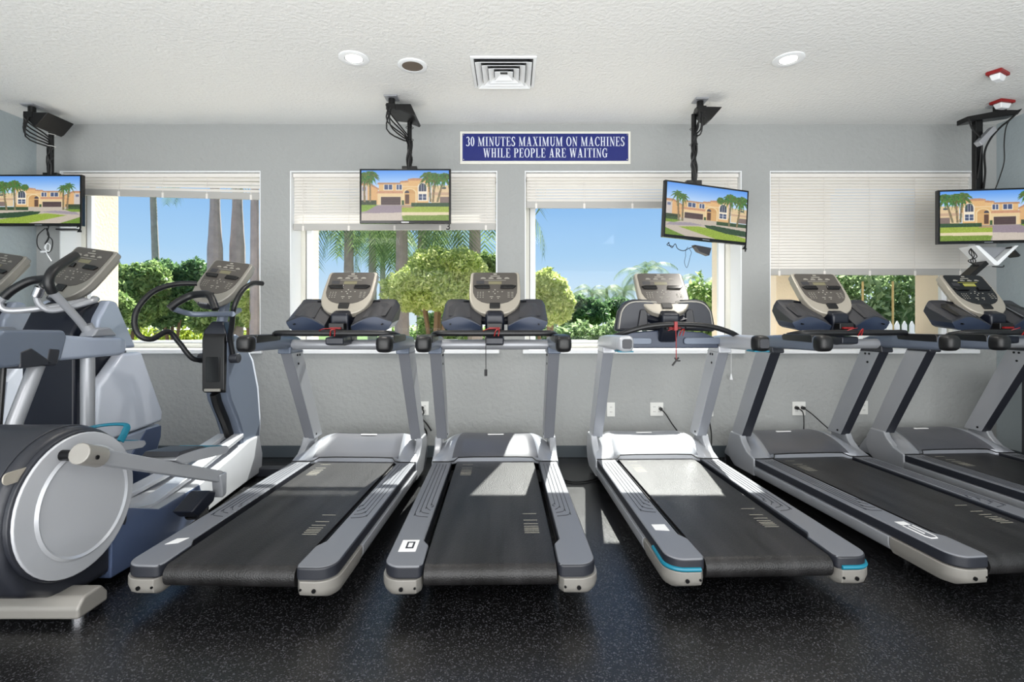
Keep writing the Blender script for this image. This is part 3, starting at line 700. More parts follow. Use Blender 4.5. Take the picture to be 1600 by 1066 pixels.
# little shelf + receiver hanging below the rightmost set
c0 = pt(1545, 385, 4.0)
r = empty('receiver_shelf', tuple(c0), 0, 'white angled shelf bracket hanging below the rightmost television', 'shelf bracket')
m = MB(); m.prism([(-.155, 0), (-.12, 0), (.02, -.125), (.16, 0), (.19, 0), (.03, -.155), (.0, -.155)], 'y', -.05, .1); m.build('bracket_arms', M_white, r, bevel=.003)
MB().prism([(-.11, -.005), (.15, -.005), (.02, -.115)], 'y', -.0, .06).build('bracket_plate', M_silver, r, bevel=.003)
m = MB(); m.box((-.085, -.05, -.035), (.085, .05, .0), 0, Matrix.Translation((-.13, -.0, -.175)) @ Matrix.Rotation(-.72, 4, 'Y'))
m.box((-.115, -.045, -.03), (-.086, .045, -.005), 1, Matrix.Translation((-.13, 0, -.175)) @ Matrix.Rotation(-.72, 4, 'Y'))
m.build('receiver', [M_black, M_white], r, bevel=.004)
m = MB(); m.box((-.05, -.04, -.02), (.05, .04, 0), 0, Matrix.Translation((.18, 0, -.04)) @ Matrix.Rotation(.8, 4, 'Y')); m.build('receiver', M_black, r, bevel=.004)
m = MB()
for k in range(4): m.tube([(-.16, -.02, -.02), (-.2+.02*k, -.05, -.06-.01*k), (-.14-.02*k, -.04, -.12), (-.17+.02*k, -.03, -.16), (-.11, -.03, -.15)], .0035, 6)
m.tube([(-.02, -.05, -.165), (.05, -.06, -.17), (.08, -.04, -.155)], .004, 6)
m.build('signal_cable', M_cable, r)
# cables/boxes under the other sets
c0 = pt(97, 357, 4.17)
m = MB(); m.box((-.055, -.0, -.012), (.11, .06, 0)); r = empty('receiver_box', tuple(c0), 0, 'thin black box with dangling cables just under the leftmost television', 'media box')
m.build('box_body', M_black, r, bevel=.002)
m = MB(); m.tube([(-.14, .0, -.0), (-.20, 0, -.06), (-.2, 0, -.15), (-.14, 0, -.2), (-.09, 0, -.18), (-.08, 0, -.1), (-.12, 0, -.05), (-.11, 0, .02)], .004, 6)
m.tube([(-.12, -.01, -.0), (-.1, -.01, -.07), (-.13, -.01, -.13)], .006, 6)
m.build('black_cable', M_cable, r)
m = MB(); m.tube([(-.11, -.01, -.12), (-.13, -.015, -.16), (-.1, -.01, -.19), (-.09, -.01, -.14), (-.12, -.01, -.13), (-.12, -.01, -.2), (-.08, -.01, -.27)], .004, 6); m.box((-.17, -.01, -.2), (-.13, .0, -.185)); m.build('white_cable', M_white, r)
c0 = pt(1098, 383, 3.93)
r = empty('receiver_box', tuple(c0), .25, 'dark box and loose wires under the tilted television right of the sign', 'media box')
m = MB(); m.prism([(-.07, 0), (.08, -.02), (.06, -.08), (-.03, -.05)], 'y', 0, .05); m.build('box_body', M_cab, r, bevel=.003)
m = MB()
m.tube([(-.3, 0, .01), (-.27, 0, -.03), (-.24, 0, .0), (-.22, 0, -.035), (-.17, 0, -.05), (-.12, 0, -.03), (-.06, 0, -.01)], .003, 6)
m.tube([(-.29, 0, .01), (-.31, 0, -.01), (-.26, 0, -.02)], .003, 6); m.tube([(-.15, 0, -.09), (-.16, 0, -.14), (-.14, 0, -.18), (-.12, 0, -.13), (-.11, 0, -.09)], .0018, 6)
m.tube([(-.15, 0, -.09), (-.15, 0, -.05), (-.13, 0, -.02)], .0018, 6); m.tube([(-.11, 0, -.09), (-.1, 0, -.06), (-.12, 0, -.03)], .0018, 6)
m.build('signal_cable', M_cable, r)

# ------------------------------------------------------------------ console panel (shared by all machines)
def console(root, M, variant='taupe', sc=1.0):
    """M maps panel space: x right, z up along the panel, -y out of the panel (towards the user)"""
    bez = M_bezel; face = M_face if variant != 'black' else M_facek
    def outline(wt, wm, h, rb, inset=0):
        # flat-topped, round-bottomed panel outline
        L = [(-wt/2+.02, h/2), (-wt/2+.006, h/2-.006), (-wt/2, h/2-.02), (-wm/2, h*.05)]
        for k in range(1, 12):
            a = PI+PI*k/12; L.append((wm/2*math.copysign(abs(math.cos(a))**.8, math.cos(a)), h*.02-(h*.52)*abs(math.sin(a))**.8*1.0))
        L += [(wm/2, h*.05), (wt/2, h/2-.02), (wt/2-.006, h/2-.006), (wt/2-.02, h/2)]
        return L
    W_, H_ = .345*sc, .385*sc
    m = MB(); m.prism(outline(W_, W_*1.02, H_, 0), 'y', -.012, .035, M=M); m.prism([(x*.9, z*.9) for x, z in outline(W_, W_, H_, 0)], 'y', .035, .06, M=M)
    con = m.build('console', bez if variant != 'dark' else M_bezel2, root, bevel=.010*sc, seg=3)
    m = MB(); m.prism([(x, z+.040*sc) for x, z in outline(W_*.885, W_*.885, H_*.745, 0)], 'y', -.0155, -.012, M=M)
    fc = m.build('display_face', face, con, bevel=.001)
    y0, y1 = -.0168, -.0155
    d = MB()
    def b(x0, z0, x1, z1, mm=0, yy=y0): d.box((x0*sc, yy, z0*sc), (x1*sc, y1, z1*sc), mm, M)
    b(-.012, .163, .012, .173); b(-.032, .146, .032, .152)
    rr = random.Random(5)
    for k in range(4):
        x = -.10+k*.055; b(x, .124, x+.034, .131); b(x+.006, .134, x+.026, .137)
    b(-.075, .108, .075, .1105, 1 if variant == 'black' else 0)
    b(-.13, .075, -.075, .105, 3); b(-.045, .072, .045, .098, 1)
    if variant == 'black':
        for k in range(5): b(-.038+k*.016, .076, -.028+k*.016, .094, 0)
    for r_ in range(4):
        for c_ in range(3): b(-.12+c_*.018, -.005-r_*.015, -.112+c_*.018, -.001-r_*.015)
        for c_ in range(2): b(.085+c_*.025, -.005-r_*.014, .10+c_*.025, -.002-r_*.014)
    for c_ in range(4): b(-.045+c_*.03, .0, -.037+c_*.03, .006)
    b(-.004, -.018, .004, -.010); b(-.004, .016, .004, .024); b(-.035, -.045, -.012, -.040); b(.012, -.045, .035, -.040); b(-.026, -.06, -.018, -.054); b(.018, -.06, .026, -.054)
    d.build('display_print', [M_mark, M_lcdon if variant == 'black' else M_lcd, M_white, M_tray], con)
    for s in (-1, 1):
        m = MB(); q = [(s*.035, .03), (s*.125, .03), (s*.135, .04), (s*.145, .062-.01), (s*.118, .060), (s*.04, .060)]
        m.prism([(x*sc, z*sc) for x, z in q], 'y', -.026, -.0155, M=M); m.build('reading_ledge', M_blackg, con, bevel=.002)
    m = MB(); m.prism(rrect(-.035*sc, -.145*sc, .035*sc, -.098*sc, .006), 'y', -.022, -.012, M=M); m.build('sensor_pod', M_black, con, bevel=.003)
    m = MB(); m.prism(rrect(-.045*sc, -.205*sc, .045*sc, -.172*sc, .008), 'y', -.01, .035, M=M)
    for k in range(5): m.box(((-.032+k*.014)*sc, -.012, -.195*sc), ((-.024+k*.014)*sc, -.01, -.182*sc), 1, M)
    m.build('jack_panel', [M_raildark, M_silver], root, bevel=.003)
    return con
def panel_matrix(c, tilt, rz=0, roll=0):
    return Matrix.Translation(c) @ Matrix.Rotation(rz, 4, 'Z') @ Matrix.Rotation(-tilt, 4, 'X') @ Matrix.Rotation(roll, 4, 'Y')

# ------------------------------------------------------------------ treadmills
def treadmill(loc, rz, label, variant):
    root = empty('treadmill', loc, rz, label, 'treadmill', 'treadmills standing in a row along the window wall')
    new = variant == 'silver'
    for s in (-1, 1):
        S = (lambda p: p) if s > 0 else mirx
        # foot rail: plan outline
        out = [(.315, 1.52), (.305, 1.50), (.305, .25), (.298, .235), (.281, .205), (.278, .195), (.276, .03), (.285, .004), (.30, 0)]
        n = 7
        for k in range(n+1):
            a = -PI/2+PI/2*k/n; out.append((.365+.072*math.cos(a), .075+.075*math.sin(a)))
        out += [(.437, 1.52)]
        m = MB(); m.prism(S(out), 'z', .160, .214, 0, 1)
        rail = m.build('foot_rail', [M_railtop, M_raildark], root, bevel=.010, seg=3, ang=50)
        # moulded grooves
        g = MB()
        for q in range(4):
            xa = .335+q*.022; ye = .50+.05*q if not s*0 else .5
            P = [(s*(xa+.0), 1.44, .2148), (s*xa, .74-.045*q, .2148), (s*(xa-.004), .69-.045*q, .2148), (s*(xa-.017), .66-.045*q, .2148), (s*(.328), .645-.045*q, .2148)]
            g.tube(P, .0016, 4, n=5)
        g.build('groove_lines', M_raildark, rail)
        # silver side member, end cap
        def side_outline(o, y0, y1, rear):
            q = []
            if rear:
                q = [(.285, .33), (.285, -.008)] if False else [(.30, y1), (.283, .10), (.283, .02), (.30, -.006)]
                for k in range(n+1):
                    a = -PI/2+PI/2*k/n; q.append((o-.085+.085*math.cos(a), .078+.085*math.sin(a)))
                q += [(o, y1)]
            return q
        m = MB(); oc = S(side_outline(.447, 0, .33, True))
        low = [((x-.37*s)*.80+.37*s, max(.035, y*.9+.03)) for x, y in oc]
        m.loft([[(x, y, .160) for x, y in oc], [(x, y, .125) for x, y in oc], [(x+(.006*(-s) if abs(x) > .4 else 0), y+.004, .105) for x, y in oc], [(x, y, .082) for x, y in low]])
        m.build('end_cap', M_cap, root, bevel=.004, ang=50)
        for bx, by in ((.345, -.004), (.31, -.001)):
            pass
        MB().cyl((s*.36, -.004, .125), (s*.36, -.012, .125), .0085, 14).build('bolt', M_bolt, root)
        MB().cyl((s*.305, .0, .128), (s*.305, -.010, .128), .005, 12).build('bolt', M_bolt, root)
        m = MB(); sec = [(.31, .160), (.447, .160), (.450, .145), (.448, .118), (.438, .098), (.425, .09), (.32, .09)]
        m.prism(S(sec), 'y', .334, 1.50); m.build('side_member', M_silver, root, bevel=.003, ang=25)
        # swept front frame that turns up into the upright
        prof = [(1.504, .09), (1.504, .215), (1.60, .245), (1.665, .30), (1.69, .345), (1.83, .345), (1.87, .27), (1.875, .20), (1.84, .13), (1.77, .09)]
        m = MB(); m.prism(prof, 'x', s*.398, s*.447); m.build('side_frame', M_silverl if new else M_silver, root, bevel=.010, seg=3, ang=40)
        # upright
        up = [(1.69, .33), (1.323, .985), (1.345, 1.02), (1.47, 1.02), (1.50, .985), (1.84, .33)]
        rearm = lambda a, b: 1 if (abs(a[0]-1.69) < .01 and abs(b[0]-1.323) < .01) else None
        m = MB(); m.prism(up, 'x', s*.358, s*.434, 0, None, rearm)
        u = m.build('upright', [M_silverl if new else M_silver, (M_hoodl if new else M_railtop) if variant == 'grey' or new else M_raildark], root, bevel=.006, ang=30)
        for (by, bz) in ((1.41, .97), (1.445, .97), (1.425, .91), (1.72, .36)):
            MB().cyl((s*.3575, by, bz), (s*.3545, by, bz), .008, 12).build('upright_bolt', M_bolt, u)
        m = MB(); m.prism([(1.29, .985), (1.30, 1.035), (1.45, 1.04), (1.50, .985)], 'x', s*.350, s*.440); m.build('upright_collar', M_silverl if new else M_raildark if variant != 'grey' else M_silverb, root, bevel=.010)
        # handrail
        m = MB(); rings = []
        for y, zc, hz, hw, xc in ((.842, 1.072, .040, .036, .402), (.87, 1.072, .046, .043, .402), (1.05, 1.070, .047, .044, .402), (1.25, 1.066, .046, .046, .400), (1.42, 1.058, .042, .046, .398), (1.50, 1.040, .030, .040, .396)):
            rings.append([(s*(xc+hw*math.copysign(abs(math.cos(a))**.55, math.cos(a))), y, zc+hz*math.copysign(abs(math.sin(a))**.55, math.sin(a))) for a in [2*PI*k/20 for k in range(20)]])
        m.loft(rings); hr = m.build('handrail', M_silverl if new else M_silverb, root, ang=50)
        m = MB(); rings = []
        for y, hz, hw in ((.806, .022, .020), (.812, .037, .034), (.83, .0465, .044), (.862, .049, .046), (.878, .047, .044)):
            rings.append([(s*(.402+hw*math.copysign(abs(math.cos(a))**.6, math.cos(a))), y, 1.072+hz*math.copysign(abs(math.sin(a))**.6, math.sin(a))) for a in [2*PI*k/20 for k in range(20)]])
        m.loft(rings); cap = m.build('rail_cap', M_silverl if new and s < 0 else M_black, root, ang=50)
        if new:
            m = MB(); m.prism(rrect(-s*0-.028, 1.045, .028, 1.10, .012), 'y', .800, .808, M=Matrix.Translation((s*.402, 0, 0))); m.build('rail_end_pad', M_raildark, root, bevel=.002)
            m = MB(); m.box((s*.402-.046, .83, 1.022), (s*.402+.046, .93, 1.030)); m.build('teal_underside', M_teal, root, bevel=.003)
        else:
            m = MB(); m.prism([(.885, 1.075), (.885, 1.112), (.90, 1.1225), (1.16, 1.121), (1.18, 1.108), (1.17, 1.08)], 'x', s*.402-.0465, s*.402+.0465); m.build('grip_pad', M_grip, root, bevel=.006)
        if variant == 'teal_x': pass
    if new:
        for s in (-1, 1):
            t = MB(); P = []
            for k in range(9):
                a = -PI/2+PI/2*k/8; P.append((s*(.365+.074*math.cos(a)), .075+.0765*math.sin(a), .170))
            P = [(s*.30, -.0018, .170)]+P+[(s*.4385, .20, .176)]
            t.tube(P, .009, 8, smooth=False); t.build('teal_trim', M_teal, root)
    # deck, belt, rollers
    MB().box((-.28, .12, .085), (.28, 1.80, .185)).build('deck', M_black, root, bevel=.004)
    m = MB(); prof = []
    for k in range(13):
        a = PI/2+PI*k/12; prof.append((.052+.044*math.cos(a), .158+.044*math.sin(a)))
    prof += [(1.62, .114), (1.62, .202)]
    m.prism(prof, 'x', -.272, .272, 0, 0)
    for (gx, gy) in ((.19, .34), (-.19, 1.24)):
        yy = 0
        for k, dy in enumerate((.0, .02, .038, .054, .075, .105, .15, .235)):
            m.box((gx-.035, gy+dy, .2021), (gx+.035, gy+dy+.005, .2026), 1)
    m.build('running_belt', [M_belt, M_beltmark], root, ang=35)
    # motor hood: shaped shell
    m = MB(); nx, ny = 28, 16; G = []; 
    for j in range(ny+1):
        t = j/ny
        for i in range(nx+1):
            lim = .70-.10*t; q = (-1+(1-lim)*i/5) if i < 5 else ((-lim+2*lim*(i-5)/(nx-10)) if i <= nx-5 else lim+(1-lim)*(i-(nx-5))/5); ax = abs(q)
            wfull = .437-.045*t**2
            x = q*wfull
            y0 = 1.555-.055*max(0, min(1, (ax-.66)/.1))
            y = y0+(2.02-y0)*t
            crown = .235+.095*math.sin(min(1, t/.72)*PI/2)**1.0
            if t > .72: crown -= (t-.72)**2*1.1
            if ax < .60: z = crown-.012*(1-ax/.60)*math.sin(t*PI)*.5
            else:
                k = (ax-.60)/.40; bulge = .020*math.sin(min(1, k*1.6)*PI)*math.sin(min(1, t*1.4)*PI)
                z = crown+bulge-(.09*t+.018)*k**2.2
            if t == 0: z -= .004
            G.append((x, y, z))
    fs = []; ms = []
    for j in range(ny):
        for i in range(nx):
            a = j*(nx+1)+i; fs.append((a, a+1, a+nx+2, a+nx+1))
            ms.append(0 if 5 <= i < nx-5 else 1)
    base = len(G); rim = [j for j in range(nx+1)]
    side_l = [j*(nx+1) for j in range(ny+1)]; side_r = [j*(nx+1)+nx for j in range(ny+1)]; front = [ny*(nx+1)+i for i in range(nx+1)]
    for lst, zz in ((side_l, .12), (side_r, .12), (front, .06), (rim, .19)):
        k0 = len(G)
        for a in lst: G.append((G[a][0], G[a][1], zz))
        for q in range(len(lst)-1): fs.append((lst[q], lst[q+1], k0+q+1, k0+q)); ms.append(1 if lst is not front else 0)
    m.add(G, fs, ms); hood = m.build('motor_hood', [M_hood, M_hoodl] if not new else [M_hoodl, M_silverl], root, ang=50)
    m = MB(); m.prism(rrect(-.062, -.011, .062, .011, .0105), 'z', 0, .004, M=Matrix.Translation((.0, 1.845, .3265)) @ Matrix.Rotation(.06, 4, 'X')); m.build('hood_label', M_sticker, hood)
    # seam line between hood and rails
    m = MB(); P = [(-.44, 1.497, .2165), (-.33, 1.495, .2165), (-.29, 1.51, .2165), (-.262, 1.548, .232), (-.15, 1.553, .234), (.15, 1.553, .234), (.262, 1.548, .232), (.29, 1.51, .2165), (.33, 1.495, .2165), (.44, 1.497, .2165)]
    m.tube(P, .004, 6, smooth=False); m.build('hood_seal', M_black, hood)
    # under-frame and feet
    m = MB(); m.box((-.40, 1.62, .03), (.40, 1.98, .12)); m.box((-.30, .35, .05), (-.24, 1.7, .09)); m.box((.24, .35, .05), (.30, 1.7, .09)); m.build('under_frame', M_blackm, root, bevel=.004)
    for s in (-1, 1):
        MB().cyl((s*.34, 1.85, 0), (s*.34, 1.85, .04), .028, 14).build('front_foot', M_black, root)
        m = MB(); m.cyl((s*.28, .42, 0), (s*.28, .42, .012), .028, 14); m.cyl((s*.28, .42, .012), (s*.28, .42, .09), .009, 10); m.build('rear_foot', M_bolt, root)
    # crossbar
    if not new:
        m = MB(); m.cyl((-.362, 1.34, 1.045), (.362, 1.34, 1.045), .034, 20); m.build('crossbar', M_silver, root)
        m = MB(); m.prism([(1.14, 1.055), (1.14, 1.10), (1.30, 1.11), (1.30, 1.05), (1.2, 1.045)], 'x', -.058, .058); m.build('sensor_housing', M_navy, root, bevel=.008)
        m = MB(); zg = 1.128
        m.tube([(-.395, 1.19, 1.108), (-.37, 1.13, 1.122), (-.32, 1.10, zg), (-.15, 1.095, zg), (0, 1.095, zg), (.15, 1.095, zg), (.32, 1.10, zg), (.37, 1.13, 1.122), (.395, 1.19, 1.108)], .019, 12); m.build('front_grip', M_grip, root)
    else:
        m = MB(); m.prism([(-.35, 1.02), (-.35, 1.08), (-.25, 1.125), (0, 1.145), (.25, 1.125), (.35, 1.08), (.35, 1.02)], 'y', 1.30, 1.36); m.box((-.05, 1.285, 1.10), (.05, 1.30, 1.115), 1)
        m.build('crossbar', [M_trayb, M_black], root, bevel=.012)
        for s in (-1, 1):
            m = MB(); m.prism(rrect(-.125, -.022, .125, .022, .016), 'y', 1.285, 1.30, M=Matrix.Translation((s*.235, 0, 1.068))); m.build('crossbar_pad', M_silverb, root, bevel=.004)
        m = MB(); m.tube([(-.40, 1.16, 1.10), (-.34, 1.10, 1.13), (-.22, 1.08, 1.165), (-.08, 1.07, 1.182), (.08, 1.07, 1.182), (.22, 1.08, 1.165), (.34, 1.10, 1.13), (.42, 1.16, 1.10)], .017, 12); m.build('front_grip', M_grip, root)
    # neck
    m = MB(); m.prism([(1.28, 1.06), (1.22, 1.18), (1.22, 1.25), (1.36, 1.30), (1.45, 1.20), (1.40, 1.06)], 'x', -.062, .062); m.build('console_neck', M_navy, root, bevel=.02)
    m = MB(); m.box((-.05, 1.17, 1.145), (.05, 1.225, 1.19)); m.build('stop_button_housing', M_black, root, bevel=.006)
    m = MB(); m.box((-.035, 1.155, 1.152), (.035, 1.17, 1.164)); m.tube([(-.07, 1.08, 1.143), (-.04, 1.065, 1.155), (0, 1.085, 1.158), (.03, 1.12, 1.160)], .0025, 6); m.tube([(.0, 1.075, 1.11), (.01, 1.06, 1.145), (.03, 1.07, 1.15), (.025, 1.08, 1.11)], .0035, 6)
    m.build('stop_button', M_red, root)
    # console
    cz = 1.39; cy = 1.395; tilt = .68
    console(root, panel_matrix((0, cy, cz), tilt), 'black' if variant == 'black' else 'taupe', 1.0)
    PM = panel_matrix((0, cy, cz), tilt); m = MB(); q = [(-.215, -.045)]
    for k in range(0, 13):
        a = PI+PI*k/12; q.append((.215*math.copysign(abs(math.cos(a))**.75, math.cos(a)), -.04-.175*abs(math.sin(a))**.8))
    q += [(.215, -.045)]; m.prism(q, 'y', .037, .075, M=PM); m.build('console_cradle', M_navy, root, bevel=.012, seg=3)
    # trays
    for s in (-1, 1):
        S = (lambda p: p) if s > 0 else mirx
        if not new:
            N = 12; top = []; rings = []
            for i in range(N+1):
                t = i/N; x = .085+(.345-.085)*t
                zt = 1.335+.02*min(1, t/.5) if t < .85 else 1.355-.03*((t-.85)/.15)**2
                zl = 1.178+.062*math.sin(min(1, t/.62)*PI/2) if t < .62 else 1.24-.035*(t-.62)/.38
                zb = 1.130+.012*t if t < .8 else 1.14+.04*((t-.8)/.2)**2
                yl = 1.20+.02*t; yb = 1.24
                if i == N: zt -= .012; zb += .01
                rings.append([(s*x, 1.43, zt), (s*x, 1.42, zt-.005), (s*x, 1.40, zt-.02), (s*x, yl+.012, zl+.004), (s*x, yl, zl), (s*x, yl-.004, zl-.01), (s*x, yb-.02, zb), (s*x, 1.40, zb+.02), (s*x, 1.45, zt-.04)])
            m = MB(); m.loft(rings, 0, True, None, lambda i, j: 1 if j == 2 else (0 if j < 5 else 2))
            tr = m.build('accessory_tray', [M_raildark, M_tray, M_trayb], root, bevel=.004, ang=28)
            m = MB(); 
            for xa, xb in ((.155, .30),):
                q = [(xa, 1.226), (xb, 1.24), (xb+.01, 1.30), (xb-.03, 1.325), (xa+.015, 1.325)]
                m.prism(S(q), 'y', 0, .006, M=Matrix.Identity(4))
            # liner lies on the sloping tray face
            vs = m.v; 
            def yo(z): return 1.235+(z-1.235)*(1.40-1.235)/(1.33-1.235)
            m.v = [Vector((v.x, yo(v.z)-.012+v.y, v.z)) for v in vs]
            m.build('tray_liner', M_tray if variant != 'black' else M_black, tr, bevel=.003)
            if variant == 'black':
                m = MB(); m.add([(s*.17, yo(1.235)-.016, 1.235), (s*.178, yo(1.235)-.016, 1.235), (s*.178, yo(1.32)-.016, 1.32), (s*.17, yo(1.32)-.016, 1.32)], [(0, 1, 2, 3)])
                m.build('tray_rib', M_silver, tr)
            MB().cyl((s*.285, 1.218, 1.185), (s*.285, 1.196, 1.182), .005, 10).build('tray_screw', M_bolt, tr)
        else:
            out = [(.05, 1.14), (.05, 1.33), (.10, 1.35), (.22, 1.352), (.28, 1.335), (.325, 1.27), (.345, 1.16), (.345, 1.13)]
            m = MB(); m.prism(S(out), 'y', 1.33, 1.40); tr = m.build('accessory_tray', M_raildark, root, bevel=.02, seg=3)
            out = [(.06, 1.15), (.06, 1.315), (.11, 1.332), (.21, 1.333), (.265, 1.315), (.305, 1.26), (.322, 1.15)]
            m = MB(); m.prism(S(out), 'y', 1.322, 1.33); m.build('tray_liner', M_navy, tr, bevel=.004)
            m = MB(); m.prism(S([(.13, 1.15), (.13, 1.26), (.15, 1.285), (.18, 1.28), (.20, 1.15)]), 'y', 1.305, 1.322); m.build('cup_holder', M_tray, tr, bevel=.012)
            P = [(s*x, 1.328, z) for x, z in out]; m = MB(); m.tube(P, .006, 6, n=3); m.build('tray_rim', M_bezel2, tr)
    return root
TM = {
 2: ((-1.154, 2.047, 0), -.030, 'leftmost treadmill, beside the elliptical with the black hoop handles', 'grey'),
 3: ((-.088, 2.056, 0), .020, 'treadmill seen straight from behind, second from the left', 'grey'),
 4: ((1.089, 2.124, 0), .030, 'silver treadmill with teal trim on its rail ends, third from the left', 'silver'),
 5: ((2.303, 2.164, 0), .085, 'treadmill with dark upright faces and a glossy warm hood, fourth from the left', 'dark'),
 6: ((3.433, 2.271, 0), .060, 'rightmost treadmill with a black lit console, under the rightmost television', 'black')}
TR = {}
for k, (loc, rz, lab, var) in TM.items(): TR[k] = treadmill(loc, rz, lab, var)
# stickers and cords that differ from machine to machine
def on(root, mb, name, m, **kw): return mb.build(name, m, root, **kw)
m = MB(); m.prism([(-.395, .19), (-.345, .205), (-.33, .26), (-.38, .25)], 'z', .2142, .2152); on(TR[2], m, 'sticker', M_sticker)
m = MB(); m.prism([(-.40, .13), (-.325, .13), (-.325, .245), (-.40, .245)], 'z', .2142, .2150, 0); m.prism([(-.375, .16), (-.34, .16), (-.34, .225), (-.375, .225)], 'z', .2150, .2156, 1); m.prism([(-.367, .172), (-.348, .172), (-.348, .213), (-.367, .213)], 'z', .2156, .216, 0); on(TR[3], m, 'sticker', [M_sticker, M_raildark])
m = MB(); m.prism([(-.40, .29), (-.335, .28), (-.335, .355), (-.40, .355)], 'z', .2142, .2150); on(TR[4], m, 'sticker', M_sticker)
m = MB(); m.prism([(-.385, .33), (-.335, .33), (-.335, .37), (-.385, .37)], 'z', .2142, .2150); m.tube([(-.385, .32, .215), (-.385, .20, .215), (-.375, .18, .215), (-.345, .18, .215), (-.335, .20, .215), (-.335, .32, .215)], .003, 6, smooth=False); m.tube([(-.36, .315, .215), (-.36, .23, .215)], .003, 6, smooth=False); on(TR[5], m, 'sticker', M_sticker)
m = MB(); m.tube([(-.05, 1.09, 1.12), (-.052, 1.07, 1.05), (-.052, 1.07, .95), (-.052, 1.07, .90)], .0025, 6); m.cyl((-.052, 1.07, .905), (-.052, 1.07, .865), .009, 12); on(TR[3], m, 'safety_cord', M_cable)
m = MB(); m.tube([(-.03, 1.06, 1.18), (-.031, 1.045, 1.1), (-.03, 1.045, .98), (-.028, 1.045, .965)], .0028, 6); m.box((-.04, 1.048, 1.145), (-.02, 1.09, 1.20)); on(TR[4], m, 'safety_cord', M_red)
m = MB(); m.tube([(-.055, 1.045, .925), (-.035, 1.045, .95), (-.015, 1.045, .975)], .006, 6, smooth=False); m.tube([(-.04, 1.045, .975), (-.028, 1.045, .955), (-.005, 1.045, .955)], .005, 6, smooth=False); on(TR[4], m, 'safety_clip', M_black)
m = MB(); m.tube([(.12, 1.08, 1.12), (.12, 1.06, 1.05), (.12, 1.06, .92)], .003, 6); m.tube([(.10, 1.06, .92), (.12, 1.06, .95), (.15, 1.06, .90)], .008, 6, smooth=False); on(TR[6], m, 'safety_cord', M_cable)

